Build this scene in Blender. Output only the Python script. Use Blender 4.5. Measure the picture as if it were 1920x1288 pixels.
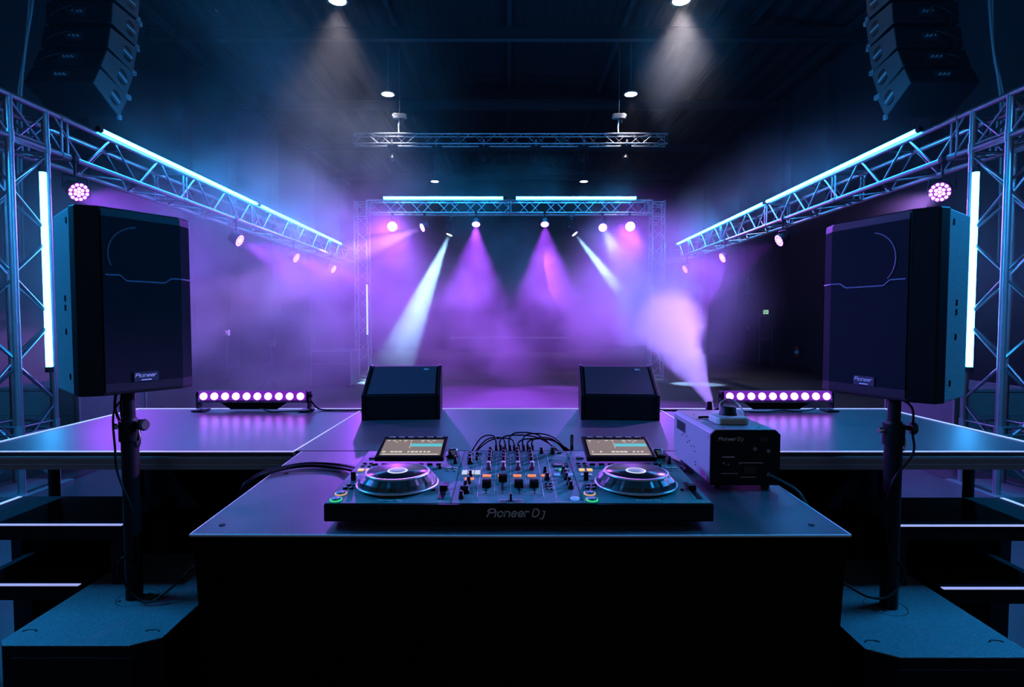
import bpy, math, random
from mathutils import Vector, Matrix
random.seed(7)
for o in list(bpy.data.objects): bpy.data.objects.remove(o)
S = bpy.context.scene
COL = S.collection
R = math.radians
PI = math.pi
CAM_H = 1.553
# ---------------------------------------------------------------- camera
cam = bpy.data.cameras.new('camera'); co = bpy.data.objects.new('camera', cam); COL.objects.link(co)
co.location = (0, 0, CAM_H); co.rotation_euler = (R(90-2.4), 0, 0)
cam.sensor_width = 36; cam.lens = 36*1050/1920; cam.shift_x = 5/1920; cam.clip_start = 0.05; cam.clip_end = 200
S.camera = co
# ---------------------------------------------------------------- view, world, render quality
S.view_settings.view_transform = 'Standard'; S.view_settings.look = 'None'
S.view_settings.exposure = 0.0; S.view_settings.gamma = 1; S.view_settings.use_curve_mapping = False
W = bpy.data.worlds.new('world'); S.world = W; W.use_nodes = True
W.node_tree.nodes['Background'].inputs[0].default_value = (0.08, 0.10, 0.16, 1)
W.node_tree.nodes['Background'].inputs[1].default_value = 0.7
cy = S.cycles
cy.use_denoising = True
cy.max_bounces = 1; cy.diffuse_bounces = 0; cy.glossy_bounces = 1; cy.transmission_bounces = 0; cy.volume_bounces = 0
cy.transparent_max_bounces = 8
cy.volume_step_rate = 3.0; cy.volume_max_steps = 64
cy.sample_clamp_indirect = 3.0; cy.sample_clamp_direct = 40
cy.caustics_reflective = False; cy.caustics_refractive = False
cy.use_light_tree = True
cy.use_adaptive_sampling = True; cy.adaptive_threshold = 0.06
# light colours
PURPLE = (0.36, 0.06, 1.0); CYAN = (0.012, 0.36, 1.0); ICE = (0.34, 0.68, 1.0); WARM = (1.0, 0.90, 0.95); VIOLET = (0.50, 0.22, 1.0)
P_SIDE = 1050; P_GOAL = 2900; P_BEAM = 48000; P_PEND = 900; P_BAR = 14
TUBE = 100; TUBE_UNSEEN = 1100

def lamp(name, kind, loc, energy, color, aim=None, angle=40, blend=0.5, radius=0.05, parent=None):
    d = bpy.data.lights.new(name, kind); d.energy = energy; d.color = color
    if kind in ('SPOT', 'POINT'): d.shadow_soft_size = radius
    if kind == 'SPOT': d.spot_size = R(angle); d.spot_blend = blend
    o = bpy.data.objects.new(name, d); COL.objects.link(o); o.location = loc
    if aim is not None:
        o.rotation_euler = Vector(aim).to_track_quat('-Z', 'Y').to_euler()
    if parent: o.parent = parent
    return o

# ---------------------------------------------------------------- materials
def mat(name, col, rough=0.5, metal=0.0, bump=None, spec=0.5, var=None, emit=None, estr=0, sample=True):
    m = bpy.data.materials.new(name); m.use_nodes = True
    nt = m.node_tree; b = nt.nodes['Principled BSDF']
    b.inputs['Base Color'].default_value = (*col, 1); b.inputs['Roughness'].default_value = rough
    b.inputs['Metallic'].default_value = metal; b.inputs['Specular IOR Level'].default_value = spec
    tc = nt.nodes.new('ShaderNodeTexCoord')
    if var:   # (scale, amount)
        n = nt.nodes.new('ShaderNodeTexNoise'); n.inputs['Scale'].default_value = var[0]; n.inputs['Detail'].default_value = 4
        nt.links.new(tc.outputs['Object'], n.inputs['Vector'])
        r = nt.nodes.new('ShaderNodeMapRange'); r.inputs[1].default_value = .3; r.inputs[2].default_value = .7
        r.inputs[3].default_value = 1-var[1]; r.inputs[4].default_value = 1+var[1]
        nt.links.new(n.outputs[0], r.inputs[0])
        mx = nt.nodes.new('ShaderNodeVectorMath'); mx.operation = 'SCALE'; mx.inputs[0].default_value = col
        nt.links.new(r.outputs[0], mx.inputs['Scale']); nt.links.new(mx.outputs[0], b.inputs['Base Color'])
    if bump:  # (scale, strength, distance)
        n = nt.nodes.new('ShaderNodeTexNoise'); n.inputs['Scale'].default_value = bump[0]; n.inputs['Detail'].default_value = 2
        nt.links.new(tc.outputs['Object'], n.inputs['Vector'])
        bp = nt.nodes.new('ShaderNodeBump'); bp.inputs['Strength'].default_value = bump[1]; bp.inputs['Distance'].default_value = bump[2]
        nt.links.new(n.outputs[0], bp.inputs['Height']); nt.links.new(bp.outputs[0], b.inputs['Normal'])
    if emit:
        b.inputs['Emission Color'].default_value = (*emit, 1); b.inputs['Emission Strength'].default_value = estr
        m.cycles.emission_sampling = 'AUTO' if sample else 'NONE'
    return m

def grille_mat(name, c_hole, c_bar, scale, rough=0.9):
    m = mat(name, c_bar, rough, 0.0, spec=.12); nt = m.node_tree; b = nt.nodes['Principled BSDF']
    tc = nt.nodes.new('ShaderNodeTexCoord')
    mp = nt.nodes.new('ShaderNodeMapping'); mp.inputs['Rotation'].default_value = (0, R(45), 0); mp.inputs['Scale'].default_value = (scale, 0.001, scale)
    v = nt.nodes.new('ShaderNodeTexVoronoi'); v.inputs['Randomness'].default_value = 0; v.inputs['Scale'].default_value = 1
    nt.links.new(tc.outputs['Object'], mp.inputs[0]); nt.links.new(mp.outputs[0], v.inputs['Vector'])
    r = nt.nodes.new('ShaderNodeMapRange'); r.inputs[1].default_value = .34; r.inputs[2].default_value = .44
    nt.links.new(v.outputs['Distance'], r.inputs[0])
    mx = nt.nodes.new('ShaderNodeMix'); mx.data_type = 'RGBA'
    mx.inputs[6].default_value = (*c_hole, 1); mx.inputs[7].default_value = (*c_bar, 1)
    nt.links.new(r.outputs[0], mx.inputs[0]); nt.links.new(mx.outputs[2], b.inputs['Base Color'])
    return m

M = {}
M['truss'] = mat('brushed_aluminium', (.36, .37, .42), .34, .85, var=(6, .12))
M['truss_far'] = M['truss']
M['black'] = mat('black_plastic', (.004, .005, .007), .45, spec=.2)
M['black_matte'] = mat('black_matte', (.006, .006, .009), .7, spec=.2)
M['black_paint'] = mat('textured_black_paint', (.11, .12, .13), .55, bump=(180, .6, .002), var=(140, .35))
M['speaker_side'] = mat('speckled_grey_paint', (.16, .17, .18), .55, bump=(160, .5, .002), var=(120, .25))
M['grille'] = grille_mat('steel_mesh', (.0006, .0006, .001), (.017, .022, .034), 200)
M['grille_fine'] = grille_mat('fine_steel_mesh', (.02, .018, .028), (.06, .055, .075), 320)
M['grille_plain'] = mat('plain_band', (.008, .011, .018), .5, spec=.2)
M['trimline'] = mat('grey_blue_trim', (.10, .13, .22), .4)
M['badge'] = mat('badge_navy', (.012, .02, .045), .35)
M['logo'] = mat('logo_silver', (.75, .77, .82), .5)
M['logo_dim'] = mat('logo_grey', (.80, .82, .84), .5)
M['logo_white'] = mat('logo_white', (.75, .75, .8), .5)
M['deck'] = mat('phenolic_deck_board', (.030, .029, .038), .33, bump=(260, .35, .001), var=(3, .25))
M['deck_c'] = mat('centre_deck_board', (.038, .042, .055), .38, bump=(260, .3, .001), var=(3, .15))
M['tread'] = mat('dark_tread_board', (.009, .009, .011), .85, bump=(200, .4, .001), spec=.1)
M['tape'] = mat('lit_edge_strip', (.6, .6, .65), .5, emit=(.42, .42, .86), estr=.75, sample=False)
M['alu'] = mat('dull_aluminium_profile', (.26, .28, .31), .45, .5)
M['alu_light'] = mat('aluminium_lip', (.32, .33, .36), .4, .6)
M['table'] = mat('table_board', (.075, .08, .095), .42, bump=(300, .5, .0012), var=(4, .12))
M['skirt'] = mat('black_skirt_cloth', (.004, .004, .0045), .95, spec=.05, bump=(8, .3, .01))
M['floor'] = mat('worn_hall_floor', (.06, .05, .06), .33, var=(.9, .35), bump=(3, .15, .01))
M['wall'] = mat('dark_hall_wall', (.008, .010, .018), .85, var=(.4, .2))
M['ceil'] = mat('dark_roof_sheet', (.009, .012, .018), .6, .2)
M['beam'] = mat('dark_steel_beam', (.03, .036, .046), .5, .3)
M['fog_metal'] = mat('grey_painted_steel', (.36, .36, .39), .45, .1, bump=(220, .1, .001))
M['tank'] = mat('milky_plastic', (.62, .60, .56), .4)
M['chrome'] = mat('chrome', (.7, .7, .72), .15, 1)
M['ctl'] = mat('controller_plate', (.04, .24, .23), .45, .1)
M['jogring'] = mat('jog_rim', (.045, .06, .065), .35, .3)
M['jogtop'] = mat('jog_disc', (.015, .017, .025), .22)
M['silver'] = mat('silver_ring', (.55, .55, .6), .3, .7)
M['rubber'] = mat('rubber', (.015, .015, .016), .6)
M['red'] = mat('extinguisher_red', (.5, .02, .02), .35)
M['foot'] = mat('grey_foot', (.05, .055, .065), .5)
def glow(name, c, s, sample=False): return mat(name, (0, 0, 0), .5, emit=c, estr=s, sample=sample)
M['tube'] = glow('cyan_led_tube', CYAN, TUBE, True)
M['tube_unseen'] = glow('cyan_led_tube_unseen', CYAN, TUBE_UNSEEN, True)
M['tube_soft'] = glow('cyan_led_tube_soft', (.05, .40, 1), 20, True)
M['tube_far'] = glow('pale_led_tube', (.45, .62, 1), 2.0)
M['led_pink'] = glow('led_magenta', (.55, .14, 1), 10)
M['led_white'] = glow('led_white', (.50, .115, 1), 16)
M['led_ice'] = glow('led_ice', (.7, .9, 1), 6)
M['barglow'] = glow('bar_lens_glow', (.16, .012, .42), 1.0)
M['pend'] = glow('pendant_diffuser', (1, .93, .85), 20)
M['orange'] = glow('button_orange', (1, .26, .09), 1.0)
M['yellow'] = glow('button_yellow', (1, .58, .22), 1.0)
M['blue'] = glow('button_blue', (.07, .24, .9), 1.0)
M['green'] = glow('button_green', (.05, .75, .22), .9)
M['whitepad'] = glow('pad_white', (.6, .66, .9), .9)
M['amber'] = glow('ring_amber', (.8, .45, .28), .8)
M['screen'] = glow('screen_taupe', (.30, .235, .215), .75)
M['wave'] = glow('screen_waveform', (.12, .62, .72), .9)
M['stext'] = glow('screen_text', (.75, .72, .66), .9)
M['jogled'] = glow('jog_display', (.16, .25, .55), .8)
M['jogwhite'] = glow('jog_display_ring', (.75, .85, 1), .9)
M['exit'] = glow('exit_sign_face', (.35, .65, .38), 1.0)
M['exitdk'] = mat('exit_sign_figure', (.01, .06, .02), .6)
M['purpleknob'] = mat('violet_knob', (.22, .08, .16), .45)
M['pinkcap'] = mat('pale_knob_top', (.7, .66, .72), .4)

# ---------------------------------------------------------------- mesh kit
class MB:
    def __init__(s): s.v = []; s.f = []; s.sm = []
    def add(s, vs, fs, smooth=False):
        n = len(s.v); s.v += [tuple(v) for v in vs]; s.f += [tuple(i+n for i in f) for f in fs]; s.sm += [smooth]*len(fs); return s
    def box(s, c, d, rz=0, rx=0):
        m = Matrix.Rotation(rz, 3, 'Z') @ Matrix.Rotation(rx, 3, 'X')
        vs = [Vector(c) + m @ Vector((sx*d[0]/2, sy*d[1]/2, sz*d[2]/2)) for sz in (-1, 1) for sy in (-1, 1) for sx in (-1, 1)]
        return s.add(vs, [(0, 2, 3, 1), (4, 5, 7, 6), (0, 1, 5, 4), (2, 6, 7, 3), (0, 4, 6, 2), (1, 3, 7, 5)])
    def cyl(s, p, q, r, r2=None, n=12, caps=True):
        p = Vector(p); q = Vector(q); r2 = r if r2 is None else r2
        z = (q-p).normalized(); a = z.orthogonal().normalized(); b = z.cross(a)
        vs = []
        for (c, rr) in ((p, r), (q, r2)):
            for i in range(n):
                t = 2*PI*i/n; vs.append(c + a*math.cos(t)*rr + b*math.sin(t)*rr)
        s.add(vs, [(i, (i+1) % n, n+(i+1) % n, n+i) for i in range(n)], True)
        if caps:
            s.add(vs, [tuple(range(n-1, -1, -1)), tuple(range(n, 2*n))])
        return s
    def tube(s, pts, r, n=8, smooth=4):
        P = [Vector(p) for p in pts]
        if smooth > 1 and len(P) > 2:
            Q = []
            for i in range(len(P)-1):
                a = P[max(i-1, 0)]; b = P[i]; c = P[i+1]; d = P[min(i+2, len(P)-1)]
                for k in range(smooth):
                    t = k/smooth
                    Q.append(.5*((2*b)+(-a+c)*t+(2*a-5*b+4*c-d)*t*t+(-a+3*b-3*c+d)*t**3))
            Q.append(P[-1]); P = Q
        vs = []; u = None
        for i, p in enumerate(P):
            z = (P[min(i+1, len(P)-1)]-P[max(i-1, 0)]).normalized()
            u = z.orthogonal().normalized() if u is None else (u - z*u.dot(z)).normalized()
            w = z.cross(u)
            for k in range(n):
                t = 2*PI*k/n; vs.append(p+u*math.cos(t)*r+w*math.sin(t)*r)
        fs = [(i*n+k, i*n+(k+1) % n, (i+1)*n+(k+1) % n, (i+1)*n+k) for i in range(len(P)-1) for k in range(n)]
        s.add(vs, fs, True); s.add(vs, [tuple(range(n-1, -1, -1)), tuple(range(len(vs)-n, len(vs)))]); return s
    def prism(s, poly, z0, z1, axis='Z', inset=0):
        n = len(poly)
        def P(a, b, z): return {'Z': (a, b, z), 'X': (z, a, b), 'Y': (a, z, b)}[axis]
        vs = [P(a, b, z0) for a, b in poly]+[P(a, b, z1) for a, b in poly]
        return s.add(vs, [tuple(range(n-1, -1, -1)), tuple(range(n, 2*n))]+[(i, (i+1) % n, n+(i+1) % n, n+i) for i in range(n)])
    def lathe(s, prof, c=(0, 0, 0), n=32, axis='Z', caps=True):
        c = Vector(c); vs = []
        for r, z in prof:
            for i in range(n):
                t = 2*PI*i/n; a, b = r*math.cos(t), r*math.sin(t)
                vs.append(c+Vector({'Z': (a, b, z), 'Y': (a, z, b), 'X': (z, a, b)}[axis]))
        m = len(prof)
        s.add(vs, [(j*n+i, j*n+(i+1) % n, (j+1)*n+(i+1) % n, (j+1)*n+i) for j in range(m-1) for i in range(n)], True)
        if not caps: return s
        if prof[0][0] > 0: s.add(vs[:n], [tuple(range(n-1, -1, -1))])
        if prof[-1][0] > 0: s.add(vs[-n:], [tuple(range(n))])
        return s
    def mesh(s, name, m, bevel=0):
        me = bpy.data.meshes.new(name); me.from_pydata(s.v, [], s.f); me.polygons.foreach_set('use_smooth', s.sm); me.update()
        import bmesh
        bm = bmesh.new(); bm.from_mesh(me)
        bmesh.ops.remove_doubles(bm, verts=bm.verts, dist=1e-6) if False else None
        bmesh.ops.recalc_face_normals(bm, faces=bm.faces); bm.to_mesh(me); bm.free()
        me.materials.append(m); return me
    def build(s, name, m, parent=None, loc=None, bevel=0, seg=2):
        o = bpy.data.objects.new(name, s.mesh(name, m)); COL.objects.link(o)
        if parent: o.parent = parent
        if loc is not None: o.location = loc
        if bevel:
            b = o.modifiers.new('bevel', 'BEVEL'); b.width = bevel; b.segments = seg; b.limit_method = 'ANGLE'; b.angle_limit = R(40)
        return o

def tag(o, label, cat, group=None, kind=None):
    o['label'] = label; o['category'] = cat
    if group: o['group'] = group
    if kind: o['kind'] = kind
    return o
def thing(name, label, cat, loc=(0, 0, 0), rz=0, group=None):
    o = bpy.data.objects.new(name, None); COL.objects.link(o); o.location = loc; o.rotation_euler = (0, 0, rz); o.empty_display_size = .1
    return tag(o, label, cat, group)
def struct(name, mb, m, parent=None):
    o = mb.build(name, m, parent); o['kind'] = 'structure'; return o
def inst(name, me, parent, loc, quat=None, scale=None):
    o = bpy.data.objects.new(name, me); COL.objects.link(o); o.parent = parent; o.location = loc
    if quat is not None: o.rotation_mode = 'QUATERNION'; o.rotation_quaternion = quat
    if scale: o.scale = scale
    return o
def link_tree(o, parent=None):
    c = o.copy(); COL.objects.link(c); c.parent = parent
    for ch in list(o.children): link_tree(ch, c)
    return c

# stroke lettering: flat ribbons swept along polylines ------------------------------------------
def arc(cx, cy, rx, ry, a0, a1, n=12):
    return [(cx+rx*math.cos(R(a0+(a1-a0)*i/n)), cy+ry*math.sin(R(a0+(a1-a0)*i/n))) for i in range(n+1)]
GL = {
 'P': ([[(-.02, 0), (.10, .55)], [(-.06, .52), (0, .68), (.2, .74)]+arc(.42, .56, .2, .18, 90, -90)+[(.12, .36)]], .72),
 'i': ([[(.0, 0), (.0, .5)]], .2),
 'o': ([arc(.25, .25, .25, .25, 0, 360, 20)], .68),
 'n': ([[(0, 0), (0, .5)], [(0, .34)]+arc(.22, .28, .22, .22, 150, 0)+[(.44, 0)]], .62),
 'e': ([[(.02, .25), (.48, .25)]+arc(.25, .25, .24, .25, 5, 320, 20)], .64),
 'r': ([[(0, 0), (0, .5)], [(0, .32)]+arc(.2, .28, .19, .22, 150, 60)], .45),
 'D': ([[(.0, 0), (.0, .72), (.2, .72)]+arc(.26, .36, .3, .36, 90, -90)+[(0, 0)]], .78),
 'J': ([[(.12, .52), (.3, .52), (.3, 0)]+arc(.12, -.02, .18, .18, 0, -110)], .5),
 'R': ([[(0, 0), (0, .72), (.2, .72)]+arc(.25, .54, .18, .18, 90, -90)+[(0, .36)], [(.22, .36), (.45, 0)]], .62),
 'C': ([arc(.3, .36, .3, .36, 50, 310, 16)], .7),
 'L': ([[(0, .72), (0, 0), (.38, 0)]], .55),
 '.': ([[(.0, 0), (.0, .05)]], .2),
 ' ': ([], .28),
}
def lettering(name, text, parent, m, origin, xdir, ydir, size, width=.085, shear=.22, depth=.0008, centre=True):
    xd = Vector(xdir).normalized(); yd = Vector(ydir).normalized(); nd = xd.cross(yd)
    W_ = sum(GL[c][1] for c in text); x0 = -W_/2 if centre else 0
    mb = MB()
    def P(x, y, z): return Vector(origin)+xd*(x+shear*y)*size+yd*y*size+nd*z
    for c in text:
        for line in GL[c][0]:
            L = [Vector((x0+a, b)) for a, b in line]; n = len(L); vs = []
            for i in range(n):
                d = (L[min(i+1, n-1)]-L[max(i-1, 0)]).normalized(); q = Vector((-d.y, d.x))*width/2
                e = d*(width/2)*(-1 if i == 0 else (1 if i == n-1 else 0))
                for sgn in (1, -1):
                    p = L[i]+q*sgn+e; vs += [P(p.x, p.y, 0), P(p.x, p.y, depth)]
            fs = []
            for i in range(n-1):
                a = 4*i; b = 4*(i+1)
                fs += [(a+1, a+3, b+3, b+1), (a, a+1, b+1, b), (a+3, a+2, b+2, b+3)]
            fs += [(0, 2, 3, 1), (4*n-4, 4*n-3, 4*n-1, 4*n-2)]
            mb.add(vs, fs)
        x0 += GL[c][1]
    return mb.build(name, m, parent)

# ================================================================= STRUCTURE
struct('floor', MB().box((0, 14, -.05), (18.2, 34, .1)), M['floor'])
struct('wall_back', MB().box((0, 30.1, 5.0), (18.4, .2, 10.3)), M['wall'])
wl = MB().box((-9.1, 14, 4.35), (.2, 34, 8.9)); struct('wall_left', wl, M['wall'])
wr = MB().box((9.1, 14, 4.35), (.2, 34, 8.9)); struct('wall_right', wr, M['wall'])
cb = MB()   # corrugated gable roof sheet
nx = 144; prof = []
for i in range(nx+1):
    x = -9.2+18.4*i/nx; z = 9.9-abs(x)*.13+(0.045 if (i//2) % 2 else 0)
    prof.append((x, z))
vs = [(x, y, z) for y in (-3, 31) for x, z in prof]
cb.add(vs, [(i, i+1, nx+2+i, nx+1+i) for i in range(nx)])
vs2 = [(x, y, z+.12) for y in (-3, 31) for x, z in prof]
cb.add(vs2, [(i, i+1, nx+2+i, nx+1+i) for i in range(nx)])
struct('ceiling', cb, M['ceil'])
k = 1
for y in (9.5, 14.2, 18.8, 23.4, 28.0):
    b = MB().box((0, y, 8.50), (17.9, .16, .025)).box((0, y, 8.63), (17.9, .02, .26)).box((0, y, 8.77), (17.9, .16, .025))
    struct('trim_%d' % k, b, M['beam']); k += 1
for x in (0, -3, 3, -6, 6, -8.3, 8.3):
    z = 9.72-abs(x)*.13
    b = MB().box((x, 13.5, z-.08), (.12, 32, .02)).box((x, 13.5, z), (.02, 32, .16)).box((x, 13.5, z+.07), (.12, 32, .02))
    struct('trim_%d' % k, b, M['beam']); k += 1
for y in (12.0, 15.8, 18.3, 21.6, 25.5):   # wall pilasters
    for sx in (1, -1):
        struct('trim_%d' % k, MB().box((sx*8.85, y, 4.3), (.3, .45, 8.6)), M['wall']); k += 1
dr = struct('door_1', MB().box((8.985, 19.55, .83), (.03, .9, 1.66)), mat('door_dark', (.03, .035, .055), .5))
fr = MB().box((8.97, 19.08, .84), (.06, .05, 1.7)).box((8.97, 20.03, .84), (.06, .05, 1.7)).box((8.97, 19.55, 1.69), (.06, 1.0, .05))
fr.build('door_frame', M['alu'], dr)
MB().box((8.93, 19.5, .9), (.05, .8, .05)).box((8.95, 19.15, .9), (.06, .05, .05)).box((8.95, 19.85, .9), (.06, .05, .05)).build('push_bar', M['alu_light'], dr)
struct('baseboard_right', MB().box((8.98, 14, .06), (.03, 33, .12)), M['black'])
struct('baseboard_left', MB().box((-8.98, 14, .06), (.03, 33, .12)), M['black'])

# small wall fittings
t = thing('exit_sign', 'small lit green exit sign above the door on the right wall', 'sign', (8.97, 19.55, 1.83))
MB().box((0, 0, 0), (.05, .42, .17)).build('housing', M['black'], t)
MB().box((-.028, 0, 0), (.006, .38, .14)).build('face', M['exit'], t)
fg = MB().box((-.033, .05, .035), (.004, .03, .03)).box((-.033, .05, 0), (.004, .035, .05), rx=.3).box((-.033, .075, -.035), (.004, .018, .05), rx=.6).box((-.033, .02, -.035), (.004, .018, .05), rx=-.6).box((-.033, .085, .005), (.004, .04, .014))
fg.box((-.033, -.08, 0), (.004, .09, .02)).box((-.033, -.11, .015), (.004, .05, .014), rx=.7).box((-.033, -.11, -.015), (.004, .05, .014), rx=-.7)
fg.build('pictogram', M['exitdk'], t)
t = thing('fire_extinguisher', 'red fire extinguisher hung on the right wall beyond the speaker', 'fire extinguisher', (8.86, 17.2, .40))
MB().lathe([(.0, 0), (.075, .005), (.08, .03), (.08, .30), (.06, .35), (.03, .37), (.03, .39)], n=20).build('cylinder', M['red'], t)
MB().lathe([(.082, .12), (.082, .22)], n=20).build('instruction_band', M['logo_white'], t)
MB().box((.1, 0, .25), (.08, .05, .05)).build('wall_bracket', M['black'], t)
MB().box((0, .03, .42), (.025, .12, .02)).box((0, .02, .395), (.04, .05, .04)).build('valve_lever', M['black'], t)
MB().tube([(0, -.03, .40), (0, -.10, .36), (0, -.105, .2), (0, -.09, .1)], .011).build('hose', M['rubber'], t)
for z, y, nm in ((3.05, 21.0, 'upper'), (2.45, 21.0, 'middle'), (1.25, 21.0, 'lower')):
    t = thing('wall_box', 'small grey junction box, %s of three in a column on the right wall' % nm, 'junction box', (8.66 if False else 8.96, y, z))
    MB().box((0, 0, 0), (.08, .16, .12)).build('housing', M['alu_light'], t, bevel=.01)
    MB().cyl((-.04, 0, 0), (-.06, 0, 0), .03).build('cap', M['alu'], t)
t = thing('low_riser', 'long low platform against the far wall in purple haze', 'platform', (0, 27.6, 0))
MB().box((0, 0, .68), (5.7, 1.2, .06)).build('riser_top', M['alu_light'], t)
MB().box((0, 0, .32), (5.6, 1.1, .64)).build('riser_base', M['black_matte'], t)
for i, (x, y, w, d, h, lb) in enumerate([(-4.05, 13.0, .9, .6, .86, 'dark road case standing near the left leg of the far truss goal'),
                                      (-5.1, 6.55, .92, 1.1, .82, 'dark road case behind the left truss tower'),
                                      (5.3, 6.6, .92, 1.1, .80, 'dark road case behind the right truss tower')]):
    t = thing('road_case', lb, 'case', (x, y, 0))
    MB().box((0, 0, h/2+.03), (w, d, h-.06)).build('case_body', M['speaker_side'] if i else M['black'], t, bevel=.01)
    e = MB()
    for sx in (-1, 1):
        for sy in (-1, 1): e.box((sx*w/2, sy*d/2, h/2+.03), (.03, .03, h-.07))
    for sy in (-1, 1): e.box((0, sy*d/2, h-.01), (w, .03, .03)).box((0, sy*d/2, h*.65), (w, .012, .012))
    for sx in (-1, 1): e.box((sx*w/2, 0, h-.01), (.03, d, .03))
    e.build('edging', M['alu'], t)
    for sx in (-1, 1):
        for sy in (-1, 1): MB().cyl((sx*(w/2-.1)-.02, sy*(d/2-.1), .03), (sx*(w/2-.1)+.02, sy*(d/2-.1), .03), .03).build('caster', M['rubber'], t)
for x, h, lb in ((-6.07, 1.22, 'thin tripod lamp stand in the purple haze, left of the pair'), (-5.1, .98, 'shorter thin lamp stand in the purple haze, right of the pair')):
    t = thing('light_stand', lb, 'light stand', (x, 12.0, 0))
    MB().cyl((0, 0, .1), (0, 0, h), .012).build('pole', M['black'], t)
    for a in (90, 210, 330): MB().cyl((0, 0, .35), (.35*math.cos(R(a)), .35*math.sin(R(a)), .01), .01).build('leg', M['black'], t)
    MB().box((0, 0, h+.06), (.12, .1, .12)).cyl((0, -.05, h+.06), (0, -.09, h+.06), .05).build('lamp_head', M['alu_light'], t)

# ================================================================= STAGE DECKS
def deck(name, label, x0, x1, y0, y1, z, th, m, strips, legs, cat='stage platform'):
    cx, cyy = (x0+x1)/2, (y0+y1)/2
    t = thing(name, label, cat, (cx, cyy, 0)); w, d = x1-x0, y1-y0
    MB().box((0, 0, z-.009), (w, d, .018)).build('deck_board', m, t)
    f = MB()
    for sy in (-1, 1):
        f.box((0, sy*(d/2-.015), z-.018-th/2), (w, .03, th))
    for sx in (-1, 1):
        f.box((sx*(w/2-.015), 0, z-.018-th/2), (.03, d-.06, th))
    f.build('side_frame', M['alu'], t)
    if th > .05:
        MB().box((0, -d/2-.004, z-.022), (w, .012, .010)).box((0, -d/2-.004, z-.048), (w, .012, .006)).build('frame_lip', M['alu_light'], t)
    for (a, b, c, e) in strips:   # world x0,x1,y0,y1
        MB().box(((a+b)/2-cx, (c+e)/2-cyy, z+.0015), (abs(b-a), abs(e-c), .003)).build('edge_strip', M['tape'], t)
    MB().box((0, d/2-.045, (z-.08)/2), (w-.02, .012, z-.08)).build('rear_skirt', M['skirt'], t)
    for (lx, ly) in legs:
        MB().cyl((lx-cx, ly-cyy, 0), (lx-cx, ly-cyy, z-.02), .024).cyl((lx-cx, ly-cyy, 0), (lx-cx, ly-cyy, .01), .045).build('leg', M['black'], t)
    return t
YB = 3.46
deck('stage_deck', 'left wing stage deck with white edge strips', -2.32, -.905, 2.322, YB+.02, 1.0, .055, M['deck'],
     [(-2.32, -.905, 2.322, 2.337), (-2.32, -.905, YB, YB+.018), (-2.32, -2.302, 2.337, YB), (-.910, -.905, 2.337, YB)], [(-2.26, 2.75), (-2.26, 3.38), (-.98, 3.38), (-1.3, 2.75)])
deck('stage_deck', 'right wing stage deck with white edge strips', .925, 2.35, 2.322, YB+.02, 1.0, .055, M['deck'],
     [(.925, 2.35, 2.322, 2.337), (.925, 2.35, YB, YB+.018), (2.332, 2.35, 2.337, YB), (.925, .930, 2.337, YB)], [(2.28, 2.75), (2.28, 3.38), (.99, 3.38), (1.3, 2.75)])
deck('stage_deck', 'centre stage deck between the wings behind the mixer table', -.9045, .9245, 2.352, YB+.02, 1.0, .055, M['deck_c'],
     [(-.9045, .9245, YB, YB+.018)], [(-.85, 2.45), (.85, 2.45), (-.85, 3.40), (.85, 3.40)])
def step(label, s, x0, x1, y0, y1, z, th):
    a, b = (x0, x1) if x0 < x1 else (x1, x0)
    t = thing('stage_step', label, 'step', ((a+b)/2, (y0+y1)/2, 0)); w = b-a; d = y1-y0
    MB().box((0, 0, z-th/2), (w, d, th)).build('tread', M['tread'], t)
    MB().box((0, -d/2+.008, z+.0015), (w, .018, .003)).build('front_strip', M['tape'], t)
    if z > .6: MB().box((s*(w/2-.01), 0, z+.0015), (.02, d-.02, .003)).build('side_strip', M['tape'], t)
    for sx in (-1, 1):
        for sy in (-1, 1):
            MB().box((sx*(w/2-.04), sy*(d/2-.05), (z-th)/2), (.05, .05, z-th)).build('leg', M['black_matte'], t)
    if z > .6:
        MB().box((-s*.20, d/2+.012, (z-th)/2), (w+.40, .012, z-th)).build('dark_backing', M['skirt'], t)  # black sheet added to hide the lit floor under the steps
    return t
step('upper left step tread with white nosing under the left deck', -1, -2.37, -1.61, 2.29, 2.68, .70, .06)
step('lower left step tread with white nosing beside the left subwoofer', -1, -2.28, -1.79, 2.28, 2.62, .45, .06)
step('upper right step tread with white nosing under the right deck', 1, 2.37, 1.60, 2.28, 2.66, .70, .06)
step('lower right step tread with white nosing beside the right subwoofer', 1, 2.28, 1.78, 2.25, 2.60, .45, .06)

# ================================================================= DJ TABLE
t = thing('mixer_table', 'wide black-skirted table carrying the mixing console', 'table', (.025, 1.9, 0))
MB().prism([(-.85, -.475), (.855, -.478), (.895, .44), (-.90, .44)], .992, 1.0).build('table_top', M['table'], t)
sk = MB()
def ringxy(z, o):
    return [(-.845+o*.7, -.47+o, z), (.85-o*.7, -.473+o, z), (.885-o, .435, z), (-.89+o, .435, z)]
vs = ringxy(.993, 0)+ringxy(.5, .02)+ringxy(.0, .05)
sk.add(vs, [(0, 1, 5, 4), (1, 2, 6, 5), (2, 3, 7, 6), (3, 0, 4, 7), (4, 5, 9, 8), (5, 6, 10, 9), (6, 7, 11, 10), (7, 4, 8, 11)])
sk.build('skirt', M['skirt'], t)
e = MB().tube([(-.85, -.476, .998), (0, -.4785, .996), (.855, -.479, .998)], .0035, smooth=1).tube([(.856, -.478, .999), (.896, .44, .999)], .0022, smooth=1).tube([(-.851, -.475, .999), (-.901, .44, .999)], .0018, smooth=1)
e.build('edge_piping', M['logo'], t)
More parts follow.
